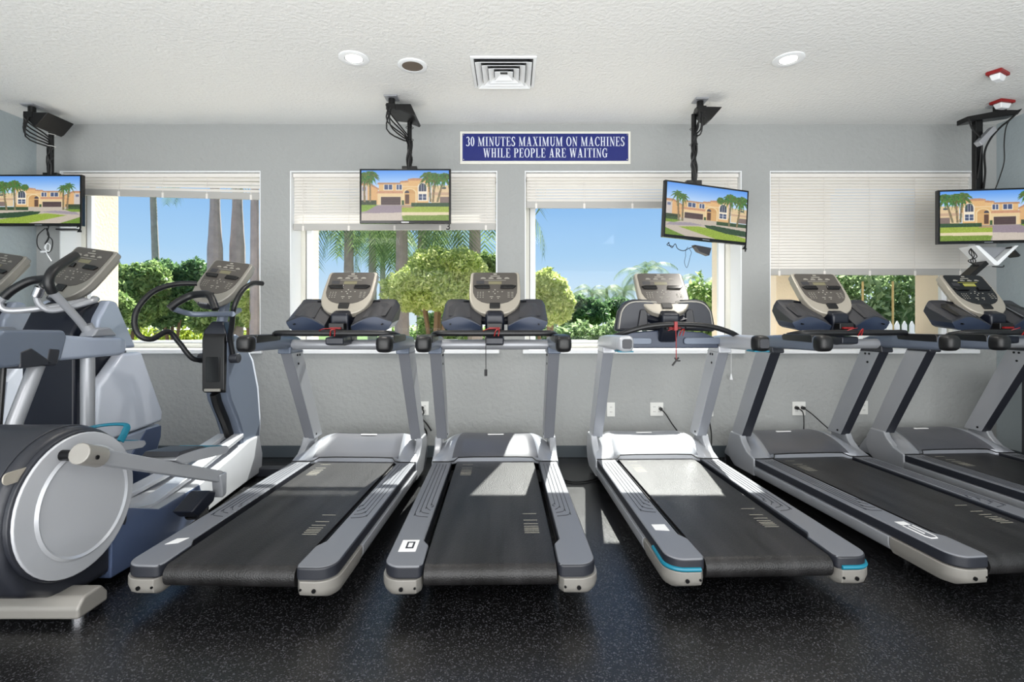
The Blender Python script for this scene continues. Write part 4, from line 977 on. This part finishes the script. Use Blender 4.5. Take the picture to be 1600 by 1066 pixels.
# ------------------------------------------------------------------ elliptical (local frame: x lateral, y forward, origin on the floor below the rear wheel)
def elliptical(loc, label):
    root = empty('elliptical_trainer', loc, 0, label, 'elliptical machine')
    # local y = world Y - loc.y
    L = lambda Y: Y-loc[1]
    def arc(cy, cz, r, a0, a1, n): return [(cy+r*math.cos(math.radians(a0+(a1-a0)*k/n)), cz+r*math.sin(math.radians(a0+(a1-a0)*k/n))) for k in range(n+1)]
    cy, cz = 0.0, .45
    prof = [(-.22, .17), (-.30, .30)]+arc(cy, cz, .315, 195, 10, 22)+[(.31, .30), (.30, .06), (.05, .06), (-.08, .10)]
    m = MB(); m.prism(prof, 'x', -.27, .245); m.build('rear_housing', M_raildark, root, bevel=.03, seg=3, ang=30)
    m = MB(); m.prism(arc(cy, cz, .320, 150, 60, 12)+arc(cy, cz, .29, 60, 150, 12), 'x', -.22, .20); m.build('housing_band', M_raildark, root, bevel=.004)
    m = MB(); m.prism(rrect(-.30, .615, -.10, .66, .02), 'x', .244, .250); m.build('housing_badge', M_bezel, root, bevel=.002)
    def disc(r0, x0, x1, mm, name, par, bev=.004):
        m = MB(); m.prism(arc(cy, cz, r0, 0, 352.5, 47), 'x', x0, x1); return m.build(name, mm, par, bevel=bev, seg=2, ang=40)
    wc = disc(.298, .240, .262, M_raildark, 'wheel_rim', root, .006)
    disc(.290, .262, .276, M_silverl, 'wheel_cover', root, .006)
    m = MB(); n = 48
    m.loft([[(x, cy+.02+rr*math.cos(2*PI*k/n), cz+rr*math.sin(2*PI*k/n)) for k in range(n)] for rr, x in ((.232, .277), (.222, .286), (.212, .279), (.0005, .281))], caps=False)
    m.build('cover_emboss', M_silverl, wc)
    # base frame / side panel to the front
    ln = 1.93
    m = MB(); rings = []
    for y, hw, z0, z1 in ((.18, .255, .04, .36), (.35, .25, .03, .30), (.55, .235, .03, .22), (.95, .20, .03, .215), (1.45, .150, .03, .27), (1.68, .13, .03, .31), (1.84, .12, .03, .31)):
        rings.append([(-hw, y, z0), (hw, y, z0), (hw+.005, y, (z0+z1)*.5), (hw-.02, y, z1), (-hw+.02, y, z1), (-hw-.005, y, (z0+z1)*.5)])
    m.loft(rings, 0, True, None, lambda i, j: 1 if j == 3 or i >= 3 else 0); m.build('base_shell', [M_shelln, M_silverl], root, bevel=.008, ang=25)
    for s in (-1, 1):
        m = MB(); rings = []
        for y, z, xa, xb_ in ((.40, .275, .075, .17), (.60, .235, .06, .155), (1.0, .275, .035, .125), (1.62, .375, .02, .095)): rings.append([(s*xa, y, z-.03), (s*xb_, y, z-.03), (s*xb_, y, z), (s*xa, y, z)])
        m.loft(rings); m.build('ramp_track', M_silverl, root, bevel=.008, ang=25)
        # pedal arm (crank link) and pedal
        x = s*.385 if s > 0 else -.33
        dy, dz = (0, 0) if s > 0 else (.08, -.02)
        a = Vector((x, -.09+dy, .672+dz)); b = Vector((x, .80+dy, .31+dz))
        if s < 0: a.z = .25; a.y = .1; b = Vector((x, .95, .36))
        d = (b-a).normalized(); nrm = Vector((0, -d.z, d.y))
        m = MB(); hw, hh = .018, .032
        m.loft([[p+Vector((sx*hw, 0, 0))+nrm*sz*hh for sx, sz in ((-1, -1), (1, -1), (1, 1), (-1, 1))] for p in (a, a+(b-a)*.35, b)]); ar = m.build('pedal_arm', M_silver, root, bevel=.006)
        m = MB(); m.tube([a-d*.055, a-d*.05, a-d*.04, a+d*.02, a+d*.05, a+d*.055], .042, 16, smooth=False); m.build('crank_knuckle', M_cap, ar, bevel=.014)
        m = MB(); m.cyl((a.x+.054, a.y-.03, a.z), (a.x+.058, a.y-.03, a.z), .009, 10); m.cyl((a.x-.03, a.y, a.z), (s*.24, a.y, a.z), .022, 14); m.build('crank_bolt', M_bolt, ar)
        m = MB(); m.prism([(b.y-.03, b.z+.02), (b.y+.035, b.z+.02), (b.y+.03, .20), (b.y-.01, .19)], 'x', x-.03, x+.03); m.build('roller_leg', M_silver, ar, bevel=.01)
        m = MB(); m.prism([(b.y-.26, .205), (b.y-.10, .265), (b.y-.04, .24), (b.y-.06, .19), (b.y-.2, .155)], 'x', x-.10, x+.01); m.build('roller_cover', M_navy, ar, bevel=.01)
        m = MB(); m.cyl((x-.08, b.y-.14, .165), (x, b.y-.14, .165), .045, 18); m.build('roller', M_chrome, ar)
        # footplate
        fx = x-s*.06; fy = b.y-.16; fz = b.z+(.175 if s > 0 else .12)
        pr = [(-.26, .035), (-.20, .0), (.19, -.05), (.22, -.035), (.21, -.01), (.05, .025), (-.05, .042), (-.22, .055)]
        m = MB(); m.prism([(fy+p, fz+q) for p, q in pr], 'x', fx-.088, fx+.088); pd = m.build('foot_pedal', M_silver, root, bevel=.006)
        m = MB(); m.prism([(fy-.25, fz+.05), (fy-.05, fz+.044), (fy-.0, fz+.035), (fy-.04, fz+.052), (fy-.22, fz+.07)], 'x', fx-.089, fx+.089); m.build('heel_pad', M_raildark, pd, bevel=.004)
        m = MB(); m.prism([(fy-.0, fz+.03), (fy+.17, fz-.008), (fy+.18, fz-.0), (fy+.01, fz+.042)], 'x', fx-.07, fx+.07); m.build('teal_insert', M_teal, pd, bevel=.003)
        m = MB(); m.tube([(fx-.078, fy-.12, fz+.03), (fx-.08, fy-.08, fz+.10), (fx-.06, fy+.05, fz+.115), (fx+.05, fy+.10, fz+.11), (fx+.075, fy+.06, fz+.07), (fx+.08, fy+.02, fz+.03)], .02, 8, flat=.45)
        if s < 0: m.build('toe_strap', M_teal, pd)
    # rear stabiliser bar
    m = MB(); m.prism([(-.12, .03), (-.12, .075), (-.09, .11), (.0, .11), (.03, .07), (.03, .03)], 'x', -.36, .365); m.build('rear_stabilizer', M_cap, root, bevel=.012, ang=25)
    for s in (-1, 1):
        m = MB(); m.cyl((s*.31, -.05, 0), (s*.31, -.05, .02), .03, 14); m.cyl((s*.31, -.05, .02), (s*.31, -.05, .04), .012, 10); m.build('levelling_foot', M_chrome, root)
    m = MB(); m.box((-.3, 1.78, .0), (.3, 1.86, .07)); m.build('front_stabilizer', M_raildark, root, bevel=.01)
    # mast
    Y0 = L(0)
    mp = [(3.53, 1.09), (3.53, .76), (3.57, .64), (3.66, .50), (3.72, .38), (3.74, .06), (3.98, .05), (4.0, .40), (3.96, .68), (3.88, .90), (3.76, 1.06), (3.66, 1.11)]
    m = MB(); rings = []
    mpl = [(L(a), b) for a, b in mp]
    m.prism(mpl, 'x', -.085, .085); m.build('mast', M_silverb, root, bevel=.022, seg=3, ang=25)
    m = MB(); m.prism([(L(a), b) for a, b in [(3.79, 1.02), (3.905, .90), (3.985, .68), (4.02, .40), (3.99, .2), (3.96, .4), (3.93, .66), (3.85, .88)]], 'x', -.078, .078); m.build('mast_edge_trim', M_shellw, root, bevel=.008)
    m = MB(); m.prism([(L(a), b) for a, b in [(3.525, 1.12), (3.505, 1.08), (3.505, .72), (3.53, .70), (3.56, 1.14)]], 'x', -.078, .078); hd = m.build('holder', M_black, root, bevel=.008)
    m = MB(); m.prism(rrect(-.048, .78, .048, .955, .01), 'y', L(3.498), L(3.505)); m.build('holder_pocket', M_blackg, hd, bevel=.002)
    m = MB(); m.box((-.055, L(3.490), .715), (.055, L(3.506), .735)); m.build('button_strip', M_bezel2, hd, bevel=.003)
    m = MB(); m.tube([(0, L(3.53), .70), (0, L(3.565), .62), (0, L(3.65), .485), (0, L(3.71), .37)], .028, 8, flat=1.6); m.build('adjuster_slot', M_black, root)
    m = MB(); m.loft([[(sx*w_, L(y)+sy*.05, z) for sx, sy in ((-1, -1), (1, -1), (1, 1), (-1, 1))] for y, z, w_ in ((3.58, 1.05, .09), (3.57, 1.13, .08), (3.60, 1.20, .04))]); m.build('mast_cap', M_navy, root, bevel=.014)
    # pivots + moving arms
    for s in (-1, 1):
        m = MB(); m.cyl((s*.07, L(3.58), .94), (s*.14, L(3.58), .94), .035, 16); m.build('arm_pivot', M_raildark, root, bevel=.006)
        if s < 0: P = [(-.10, 3.58, .93), (-.14, 3.5, .945), (-.20, 3.45, 1.058), (-.24, 3.4, 1.133), (-.275, 3.3, 1.086), (-.32, 3.25, 1.108), (-.354, 3.25, 1.19), (-.35, 3.28, 1.294), (-.30, 3.35, 1.40), (-.22, 3.45, 1.455), (-.12, 3.52, 1.464)]
        else: P = [(.10, 3.58, .95), (.10, 3.54, 1.085), (.132, 3.5, 1.166), (.177, 3.45, 1.298), (.203, 3.5, 1.41), (.227, 3.6, 1.47), (.256, 3.68, 1.475)]
        m = MB(); m.tube([(x, L(y), z) for x, y, z in P], .0175, 12); m.build('moving_handlebar', M_grip, root)
    # neck and fixed handlebar
    m = MB(); m.tube([(0, L(3.60), 1.15), (.01, L(3.62), 1.28), (0, L(3.66), 1.40)], .035, 12); m.build('console_neck', M_silverb, root)
    m = MB(); m.tube([(x, L(y), z) for x, y, z in [(.12, 3.62, 1.28), (.16, 3.45, 1.25), (.22, 3.35, 1.25)]], .018, 12)
    m.tube([(x, L(y), z) for x, y, z in [(.22, 3.35, 1.25), (.05, 3.42, 1.25), (-.08, 3.40, 1.25), (-.13, 3.30, 1.28)]], .018, 12); m.build('fixed_handlebar', M_silverb, root)
    m = MB(); m.tube([(x, L(y), z) for x, y, z in [(-.15, 3.28, 1.285), (-.11, 3.32, 1.335), (-.05, 3.36, 1.375), (.06, 3.33, 1.38), (.11, 3.3, 1.355), (.15, 3.28, 1.28)]], .024, 12); m.build('handlebar_grip', M_grip, root)
    console(root, panel_matrix((-.02, L(3.62), 1.475), .62, -.18, .16), 'dark', 1.02)
    return root
elliptical((-2.07, 2.11, 0), 'elliptical machine with big round wheel cover and teal pedals, left of the treadmills')

# ------------------------------------------------------------------ stride trainer at far left
def strider(loc, rz, label):
    root = empty('stride_trainer', loc, rz, label, 'elliptical machine', 'tall blue and white stride trainers by the left wall')
    # local: x lateral, y forward; origin below centre of body; world Y of rear face = loc.y
    # body shell (right side profile) - dark core and pale side shells
    core = [(.0, .05), (.0, .99), (-.02, 1.12), (.06, 1.27), (.18, 1.33), (.28, 1.30), (.42, 1.0), (.62, .55), (.60, .25), (.52, .05)]
    m = MB(); m.prism(core, 'x', -.06, .265); m.build('body_core', M_navy, root, bevel=.02, seg=3, ang=20)
    for s in (-1, 1):
        fx = lambda a, s=s: .10+s*(a-.10)
        hi = [(.09, 1.02), (.12, 1.22), (.20, 1.34), (.27, 1.33), (.44, 1.02)]
        m = MB(); m.prism(hi, 'x', fx(.24), fx(.315)); m.build('upper_shell', M_shell, root, bevel=.02, seg=3, ang=20)
        mid = [(.05, .45), (.09, .80), (.28, .99), (.45, .99), (.66, .54), (.655, .47), (.10, .44)]
        m = MB(); m.prism(mid, 'x', fx(.26), fx(.345)); m.build('side_shell', M_shellw, root, bevel=.022, seg=3, ang=20)
        lo = [(.05, .05), (.05, .435), (.645, .455), (.66, .38), (.58, .12), (.52, .05)]
        m = MB(); m.prism(lo, 'x', fx(.26), fx(.335)); m.build('lower_shell', M_shell, root, bevel=.018, seg=3, ang=20)
        lo = [(.10, .06), (.50, .06), (.64, .36), (.645, .44), (.5, .44), (.35, .30), (.12, .16)]
        m = MB(); m.prism(lo, 'x', fx(.332), fx(.342)); m.build('shell_inlay', M_shelln, root, bevel=.004, ang=20)
        # beam and links
        xb = s*.36
        m = MB(); rings = []
        for y, z0, z1, hw in ((-.36, .985, 1.14, .05), (-.05, .985, 1.11, .05), (.18, .985, 1.10, .05), (.24, 1.0, 1.085, .04)):
            rings.append([(xb-hw, y, z0), (xb+hw, y, z0), (xb+hw, y, z1), (xb-hw, y, z1)])
        m.loft(rings); m.build('beam', M_shell, root, bevel=.022, seg=3)
        m = MB(); m.prism([(-.62, 1.0), (-.62, 1.13), (-.58, 1.165), (-.24, 1.155), (-.22, 1.12), (-.26, .985), (-.58, .975)], 'x', xb-.06, xb+.06); m.build('pivot_housing', M_silverb, root, bevel=.018, seg=3)
        m = MB(); m.prism([(-.50, .965), (-.50, 1.05), (-.44, 1.07), (-.30, .97)], 'x', xb-.064, xb+.064); m.prism([(-.36, .965), (-.34, 1.06), (-.27, 1.05), (-.29, .965)], 'x', xb-.064, xb+.064); m.build('pivot_collar', M_raildark, root, bevel=.01)
        m = MB(); m.prism([(-.04, 1.11), (.0, 1.16), (.10, 1.165), (.16, 1.11)], 'x', xb-.045, xb+.045); m.build('beam_cap', M_hoodl, root, bevel=.012)
        m = MB(); m.tube([(xb, -.33, 1.0), (xb, -.46, .70), (xb, -.60, .30), (xb-s*.05, -.60, .24)], .036, 14, smooth=False); m.build('stride_link', M_silver, root)
        m = MB(); m.cyl((xb, -.02, .06), (xb, -.02, .99), .036, 16); m.build('support_post', M_silver, root)
        m = MB(); m.cyl((xb-.02*s, -.55, .3), (xb-.02*s, -.50, .98), .012, 10); m.build('push_rod', M_black, root)
        m = MB(); m.prism([(-.85, .235), (-.80, .20), (-.42, .20), (-.40, .235), (-.6, .25)], 'x', xb-s*.20-.075, xb-s*.05+.0 if s > 0 else xb+.20+.0); m.build('foot_pedal', M_raildark, root, bevel=.01)
        # moving handle
        P = [(xb-.02*s, .02, 1.10), (xb-.03*s, -.02, 1.18), (xb-.05*s, -.12, 1.30), (xb-.06*s, -.19, 1.37)]
        m = MB(); m.tube(P, .022, 12); m.cyl((xb-.01*s, .04, 1.09), (xb-.025*s, -.0, 1.18), .033, 12); hb = m.build('moving_handle', M_silver, root)
        P = [(xb-.06*s, -.185, 1.365), (xb-.06*s, -.21, 1.42), (xb-.06*s, -.19, 1.48), (xb-.07*s, -.12, 1.53), (xb-.09*s, .0, 1.60)]
        m = MB(); m.tube(P, .026, 12); m.build('handle_grip', M_grip, hb)
    m = MB(); m.box((-.38, -.10, .0), (.38, .0, .07)); m.box((-.38, .50, .0), (.38, .58, .07)); m.box((-.06, -.1, .01), (.06, .55, .06)); m.box((-.40, -.07, 0), (-.36, .03, .07)); m.box((.36, -.07, 0), (.40, .03, .07)); m.build('base_frame', M_shelln, root, bevel=.012)
    m = MB(); m.cyl((0, .20, 1.30), (0, .24, 1.42), .055, 16, r2=.045); m.build('console_neck', M_navy, root)
    m = MB(); m.tube([(-.04, -.12, 1.342), (-.065, -.12, 1.305), (-.03, -.10, 1.265), (.12, -.02, 1.285), (.22, .12, 1.33), (.10, .22, 1.34)], .018, 10)
    m.tube([(.185, -.12, 1.40), (.15, -.12, 1.35), (.16, -.10, 1.29), (.21, -.06, 1.27), (.33, .06, 1.33), (.20, .22, 1.35)], .018, 10); m.build('fixed_handlebar', M_silver, root)
    m = MB(); m.tube([(-.04, -.12, 1.342), (.0, -.11, 1.385), (.07, -.09, 1.435), (.13, -.08, 1.448), (.20, -.10, 1.446), (.185, -.12, 1.40)], .024, 12); m.build('handlebar_grip', M_grip, root)
    m = MB(); m.tube([(.178, -.13, 1.40), (.155, -.13, 1.345)], .026, 12, smooth=False); m.build('pulse_sensor', M_chrome, root, bevel=.003)
    console(root, panel_matrix((.055, .26, 1.515), .60, -.16, .17), 'dark', 1.08)
    return root
sa = strider((-2.90, 3.05, 0), 0, 'blue and white stride trainer directly behind the round wheel cover of the elliptical')
sb = copy_tree(sa); sb.location = (-3.74, 3.30, 0); sb['label'] = 'stride trainer cut off by the left edge, closest to the left wall'
# dark cabinet against the right wall
c = MB(); 
r = empty('storage_cabinet', (4.05, 3.55, 0), 0, 'dark cabinet standing behind the rightmost treadmill by the right wall', 'cabinet')
MB().box((-.17, -.3, .02), (.17, .3, .80)).build('body', M_cab, r, bevel=.006)
MB().box((-.185, -.29, .05), (-.17, -.005, .78)).build('door', M_cab, r, bevel=.003); MB().box((-.185, .005, .05), (-.17, .29, .78)).build('door', M_cab, r, bevel=.003)
MB().box((-.16, -.28, 0), (.16, .28, .02)).build('plinth', M_black, r)

# ------------------------------------------------------------------ outside
struct(MB().box((-60, YO, -.35), (60, 120, -.25)).build('ground_outside', M_ground))
m = MB(); m.box((-40, 13, -.25), (45, 60, -.22)); struct(m.build('lawn_outside', M_lawn))
def leaves(name, blobs, n, size, m, parent, seed=1):
    rng = np.random.RandomState(seed); P = []
    tot = sum(b[3]*b[4]*b[5] for b in blobs)
    for (cx, cy, cz, rx, ry, rz) in blobs:
        k = max(30, int(n*(rx*ry*rz)/tot)); d = rng.randn(k, 3); d /= np.linalg.norm(d, axis=1)[:, None]
        rad = .5+.5*rng.rand(k, 1)**.6; rad *= (1+.12*np.sin(d[:, :1]*7+cx)*np.cos(d[:, 2:]*6))
        P.append(np.array([cx, cy, cz])+d*rad*np.array([rx, ry, rz]))
    P = np.concatenate(P); k = len(P)
    a = rng.randn(k, 3); a /= np.linalg.norm(a, axis=1)[:, None]; b = np.cross(a, rng.randn(k, 3)); b /= np.linalg.norm(b, axis=1)[:, None]
    s = size*(.6+.8*rng.rand(k, 1))
    V = np.stack([P-a*s, P-b*s*.45, P+a*s, P+b*s*.45], 1).reshape(-1, 3)
    Fc = np.arange(4*k).reshape(-1, 4)
    me = bpy.data.meshes.new(name); me.from_pydata(V.tolist(), [], Fc.tolist()); me.materials.append(m)
    o = bpy.data.objects.new(name, me); COL.objects.link(o); o.parent = parent; return o
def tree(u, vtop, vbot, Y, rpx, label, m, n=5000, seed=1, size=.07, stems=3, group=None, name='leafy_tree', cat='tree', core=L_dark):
    x = (u-800)*Y/F; zt = EYE-(vtop-HY)*Y/F; zb = EYE-(vbot-HY)*Y/F; r = rpx*Y/F
    zb = max(zb, -.1); root = empty(name, (x, Y, -.25), 0, label, cat, group)
    rng = random.Random(seed); bl = []; n = int(n*3.2); size *= .62
    zc = (zt+zb)/2+.25; hz = (zt-zb)/2
    for k in range(9):
        a = k*2.4; q = rng.uniform(.25, .6)
        bl.append((math.cos(a)*r*q, math.sin(a)*r*q*.8, zc+rng.uniform(-.45, .5)*hz, r*rng.uniform(.4, .58), r*rng.uniform(.4, .55), hz*rng.uniform(.4, .55)))
    bl.append((0, 0, zc, r*.62, r*.62, hz*.72))
    leaves('foliage', bl, n, size, m, root, seed)
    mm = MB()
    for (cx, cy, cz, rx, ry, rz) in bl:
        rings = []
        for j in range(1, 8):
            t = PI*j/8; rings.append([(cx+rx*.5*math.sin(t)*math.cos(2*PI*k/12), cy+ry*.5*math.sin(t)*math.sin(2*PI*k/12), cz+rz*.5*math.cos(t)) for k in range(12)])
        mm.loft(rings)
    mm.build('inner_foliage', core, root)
    mm = MB()
    for k in range(stems):
        a = k*2*PI/stems+seed; mm.tube([(math.cos(a)*.05, math.sin(a)*.05, 0), (math.cos(a)*.12+.03*rng.random(), math.sin(a)*.1, zc*.5), (math.cos(a)*r*.35, math.sin(a)*r*.3, zc)], (.05, .025), 7)
    mm.build('trunk', M_bark2, root)
    return root
G1 = 'trees and shrubs outside the windows'
tree(195, 402, 520, 11, 62, 'large dark tree seen behind the tall stride trainer in the left window', L_mid, 9000, 1, .10, group=G1)
tree(268, 403, 520, 12, 62, 'tall dark tree at the foot of the thin palm in the left window', L_dark, 9000, 2, .10, group=G1)
tree(345, 440, 530, 10.5, 48, 'lower green tree behind the hoop handles of the elliptical', L_mid, 6500, 3, .085, group=G1)
tree(398, 448, 528, 9.5, 30, 'pale green shrub at the right edge of the left window', L_light, 4000, 4, .07, group=G1)
tree(165, 440, 525, 9.5, 40, 'pale green bush at the left edge of the left window', L_mid, 4500, 14, .08, group=G1)
tree(678, 372, 496, 9.0, 80, 'round bright green tree filling the window left of centre', L_light, 12000, 5, .06, 5, group=G1, core=L_mid)
tree(752, 388, 470, 11, 40, 'paler tree partly hidden behind the round bright green tree', L_mid, 5000, 6, .08, group=G1, core=L_mid)
tree(700, 480, 540, 13, 60, 'low bushes under the round bright green tree', L_mid, 3500, 16, .09, group=G1, name='shrub', cat='shrub')
tree(852, 405, 520, 9.5, 50, 'reddish green tree at the left edge of the centre-right window', L_light, 9000, 7, .07, group=G1, core=L_mid)
tree(905, 462, 520, 16, 48, 'dark rounded shrubs behind the middle treadmill console', L_dark, 4500, 8, .12, group=G1, name='shrub', cat='shrub')
tree(975, 462, 520, 17, 44, 'dark shrubs directly behind the silver treadmill console', L_dark, 4500, 9, .12, group=G1, name='shrub', cat='shrub')
tree(1085, 446, 510, 10, 34, 'light green tree at the right edge of the centre-right window', L_light, 4500, 10, .07, group=G1, core=L_mid)
tree(1058, 462, 520, 18, 34, 'dark green tree far behind the light one near the blue canopy', L_mid, 3000, 15, .12, group=G1)
def hedge(x0, x1, Y, z1, dep, m, lab, n, seed=1, size=.07):
    r = empty('hedge', ((x0+x1)/2, Y, -.25), 0, lab, 'hedge', 'clipped hedges in the garden')
    w = (x1-x0)/2; k = max(2, int(w*2/.7)); bl = [(-w+(q+.5)*2*w/k, 0, (z1+.25)*.55, 2*w/k*.75, dep, (z1+.25)*.5) for q in range(k)]
    leaves('foliage', bl, n, size, m, r, seed)
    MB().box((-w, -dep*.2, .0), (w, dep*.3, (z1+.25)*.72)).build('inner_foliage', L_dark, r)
hedge(-11, -5.0, 12.5, 1.02, .5, L_yel, 'yellow-green low hedge behind the machines in the left window', 7000, 21)
hedge(-3.6, -.3, 15, 1.0, .5, L_mid, 'low green hedge seen under the round tree', 4000, 22)
hedge(.4, 3.0, 13, 1.12, .5, L_hedge, 'low clipped hedge in the centre-right window', 4500, 23, .08)
hedge(3.9, 8.2, 8.3, 2.15, .5, L_hedge, 'tall leafy hedge behind the white picket fence', 16000, 24, .065)
for xx in (3.18,): hedge(2.95, 3.6, 8.6, 1.9, .3, L_mid, 'narrow strip of hedge at the left edge of the right-hand window', 1800, 25)
def palm(u, vt, Y, h, r, lab, n=16, fl=1.6, bulge=0, lean=0, vfoot=None, group='palm trees outside'):
    x = (u-800)*Y/F; root = empty('palm_tree', (x, Y, -.25), 0, lab, 'palm tree', group)
    m = MB(); P = [(0, 0, 0), (lean*.2, 0, h*.3), (lean*.5, 0, h*.6), (lean, 0, h)]
    pp = smooth_path(P, 8); rings = []
    for i, p in enumerate(pp):
        t = i/(len(pp)-1); rr = r*(1.15-.45*t+bulge*math.exp(-((t-.42)/.12)**2))*(1+.04*(i % 2)); rings.append([(p.x+rr*math.cos(2*PI*k/10), p.y+rr*math.sin(2*PI*k/10), p.z) for k in range(10)])
    m.loft(rings); m.build('trunk', M_bark, root)
    m = MB(); rng = random.Random(int(u))
    for k in range(n):
        a = k*2.399+rng.random()*.3; e0 = rng.uniform(-.2, 1.1); L = fl*rng.uniform(.8, 1.1)
        pts = []
        p = Vector((lean, 0, h)); e = e0
        for q in range(9):
            pts.append(p.copy()); p = p+Vector((math.cos(a)*math.cos(e), math.sin(a)*math.cos(e), math.sin(e)))*L/8; e -= .26
        for q in range(8):
            d = (pts[q+1]-pts[q]).normalized(); sd = d.cross(Vector((0, 0, 1))); sd = sd.normalized() if sd.length > .01 else Vector((1, 0, 0))
            ll = L*.30*math.sin(PI*min(1, (q+1.2)/9.5))
            for w in range(3):
                b = pts[q]+(pts[q+1]-pts[q])*w/3
                for s in (-1, 1):
                    tip = b+sd*s*ll*.8+d*ll*.45-Vector((0, 0, ll*.45)); m.add([b, b+d*L*.022, tip], [(0, 1, 2)])
    m.build('fronds', L_palm, root, recalc=False)
palm(247, 0, 20, 7.6, .14, 'thin leaning palm far away in the left window', lean=-.25, fl=2.0)
palm(336, 0, 10.5, 7.2, .10, 'thick-trunked palm left of a twin in the left window', bulge=.5, fl=2.0)
palm(371, 0, 10.8, 7.4, .105, 'thick-trunked palm right of its twin in the left window', bulge=.5, fl=2.0)
palm(398, 0, 9.3, 5.2, .085, 'palm trunk at the right edge of the left window', fl=1.7)
palm(545, 0, 13, 4.2, .15, 'palm trunk just above the leftmost treadmill console', fl=2.0, n=22)
palm(582, 0, 18, 5.0, .16, 'slimmer palm right of the one above the leftmost treadmill', fl=2.4, n=22)
palm(598, 0, 24, 5.2, .16, 'far palm at the left side of the round bright green tree', fl=2.6, n=22)
palm(628, 0, 11, 4.0, .16, 'pale palm trunk behind the round bright green tree, left of centre', fl=2.1, n=24)
palm(660, 0, 14, 4.6, .16, 'palm rising behind the middle of the round bright green tree', fl=2.3, n=24)
palm(742, 0, 10, 3.9, .14, 'palm trunk at the right edge of the window left of centre', fl=2.0, n=24)
palm(1007, 0, 22, 3.45, .10, 'lone palm standing above the silver treadmill console', fl=1.6, n=15)
for i, (u, Y, h, lab) in enumerate(((892, 30, 2.8, 'small distant palm right of the reddish tree'), (925, 32, 3.1, 'small distant palm between the two middle consoles, left one'), (948, 34, 3.5, 'small distant palm between the two middle consoles, right one'), (868, 36, 3.0, 'tiny distant palm touching the reddish tree'), (975, 32, 3.2, 'tiny distant palm left of the lone palm'))):
    palm(u, 0, Y, h, .12, lab, fl=1.7, n=15)
palm(1098, 0, 26, 3.3, .11, 'distant palm beside the blue canopy', fl=1.5, n=14)
# picket fence
r = empty('picket_fence', (5.4, 7.2, -.25), 0, 'white picket fence in front of the tall hedge in the right-hand window', 'fence')
m = MB()
for k in range(36):
    x = -1.95+k*.105; m.prism([(x, 0.05), (x+.062, .05), (x+.062, 1.38), (x+.031, 1.44), (x, 1.38)], 'y', -.012, .012)
m.build('pickets', M_white, r)
m = MB(); m.box((-1.98, .012, .35), (1.9, .05, .43)); m.box((-1.98, .012, 1.2), (1.9, .05, 1.28)); m.build('rails', M_white, r)
for k in range(3): MB().box((-1.98+k*1.9, .05, 0), (-1.88+k*1.9, .15, 1.42)).build('fence_post', M_white, r)
for k, (u, v0, v1) in enumerate(((1348, 440, 475), (1395, 440, 495))):
    a = pt(u, v0, 7.6); m = MB(); m.cyl((a.x, a.y, -.25), (a.x, a.y, a.z), .015, 8); tag(m.build('garden_stake', mat('bamboo', (196, 168, 110), .7)), 'bamboo stake in front of the tall hedge, %s one' % ('left' if k == 0 else 'right'), 'stake')
# porch columns
def column(x0, x1, y0, y1, lab):
    r = empty('porch_column', ((x0+x1)/2, (y0+y1)/2, -.25), 0, lab, 'column', 'peach porch columns outside the right-hand window')
    hx, hy = (x1-x0)/2, (y1-y0)/2
    MB().box((-hx, -hy, 0), (hx, hy, 2.95)).build('shaft', M_stucco, r, bevel=.01); MB().box((-hx-.03, -hy-.03, 0), (hx+.03, hy+.03, .2)).build('plinth', M_stucco, r, bevel=.01)
    MB().box((-hx-.03, -hy-.03, 2.95), (hx+.03, hy+.03, 3.05)).build('capital', M_stucco, r, bevel=.01)
struct(MB().box((2.35, YO+.001, 3.06), (6.8, 6.9, 3.2)).build('porch_roof', M_stucco))
column(3.13, 3.78, 6.0, 6.3, 'peach porch column behind the fourth treadmill console')
# blue canopy and white patio things
r = empty('patio_umbrella', ((1090-800)*13/F, 13, -.25), 0, 'blue canvas canopy outside, right of the lone palm', 'umbrella')
m = MB(); m.loft([[(1.3*rr*math.cos(2*PI*k/8), 1.3*rr*math.sin(2*PI*k/8), z) for k in range(8)] for rr, z in ((1, 2.0), (1, 2.15), (.05, 2.42))]); m.build('canopy', M_blue, r, ang=10)
MB().cyl((0, 0, 0), (0, 0, 2.2), .03, 10).build('pole', M_white, r)
r = empty('patio_umbrella', ((1420-800)*11/F, 11, -.25), 0, 'blue umbrella top peeking over the tall hedge', 'umbrella')
m = MB(); m.loft([[(1.3*rr*math.cos(2*PI*k/8), 1.3*rr*math.sin(2*PI*k/8), z) for k in range(8)] for rr, z in ((1, 2.3), (1, 2.45), (.05, 2.75))]); m.build('canopy', M_blue, r, ang=10)
MB().cyl((0, 0, 0), (0, 0, 2.4), .03, 10).build('pole', M_white, r)
def lounge(x, y, rz, lab):
    r = empty('patio_chair', (x, y, -.25), rz, lab, 'patio chair', 'white patio chairs outside')
    MB().box((-.3, -.3, .40), (.3, .3, .45)).build('seat', M_white, r, bevel=.01)
    m = MB()
    for k in range(6): m.box((-.28+k*.1, .28, .45), (-.22+k*.1, .31, 1.05))
    m.box((-.3, .27, 1.05), (.3, .32, 1.12)); m.build('backrest', M_white, r)
    for a in (-1, 1):
        for b in (-1, 1): MB().box((a*.27-.02, b*.27-.02, 0), (a*.27+.02, b*.27+.02, .40)).build('leg', M_white, r)
lounge(-5.2, 8.2, .5, 'white patio chair outside the left window near the elliptical handle')
lounge(-4.4, 8.6, -.4, 'white patio chair outside the left window, right of the other')
lounge(1.05, 8.2, .3, 'white patio chair outside, between the middle treadmill and the silver one')
lounge(-1.2, 8.4, .1, 'white patio chair outside behind the gap left of the middle treadmill')
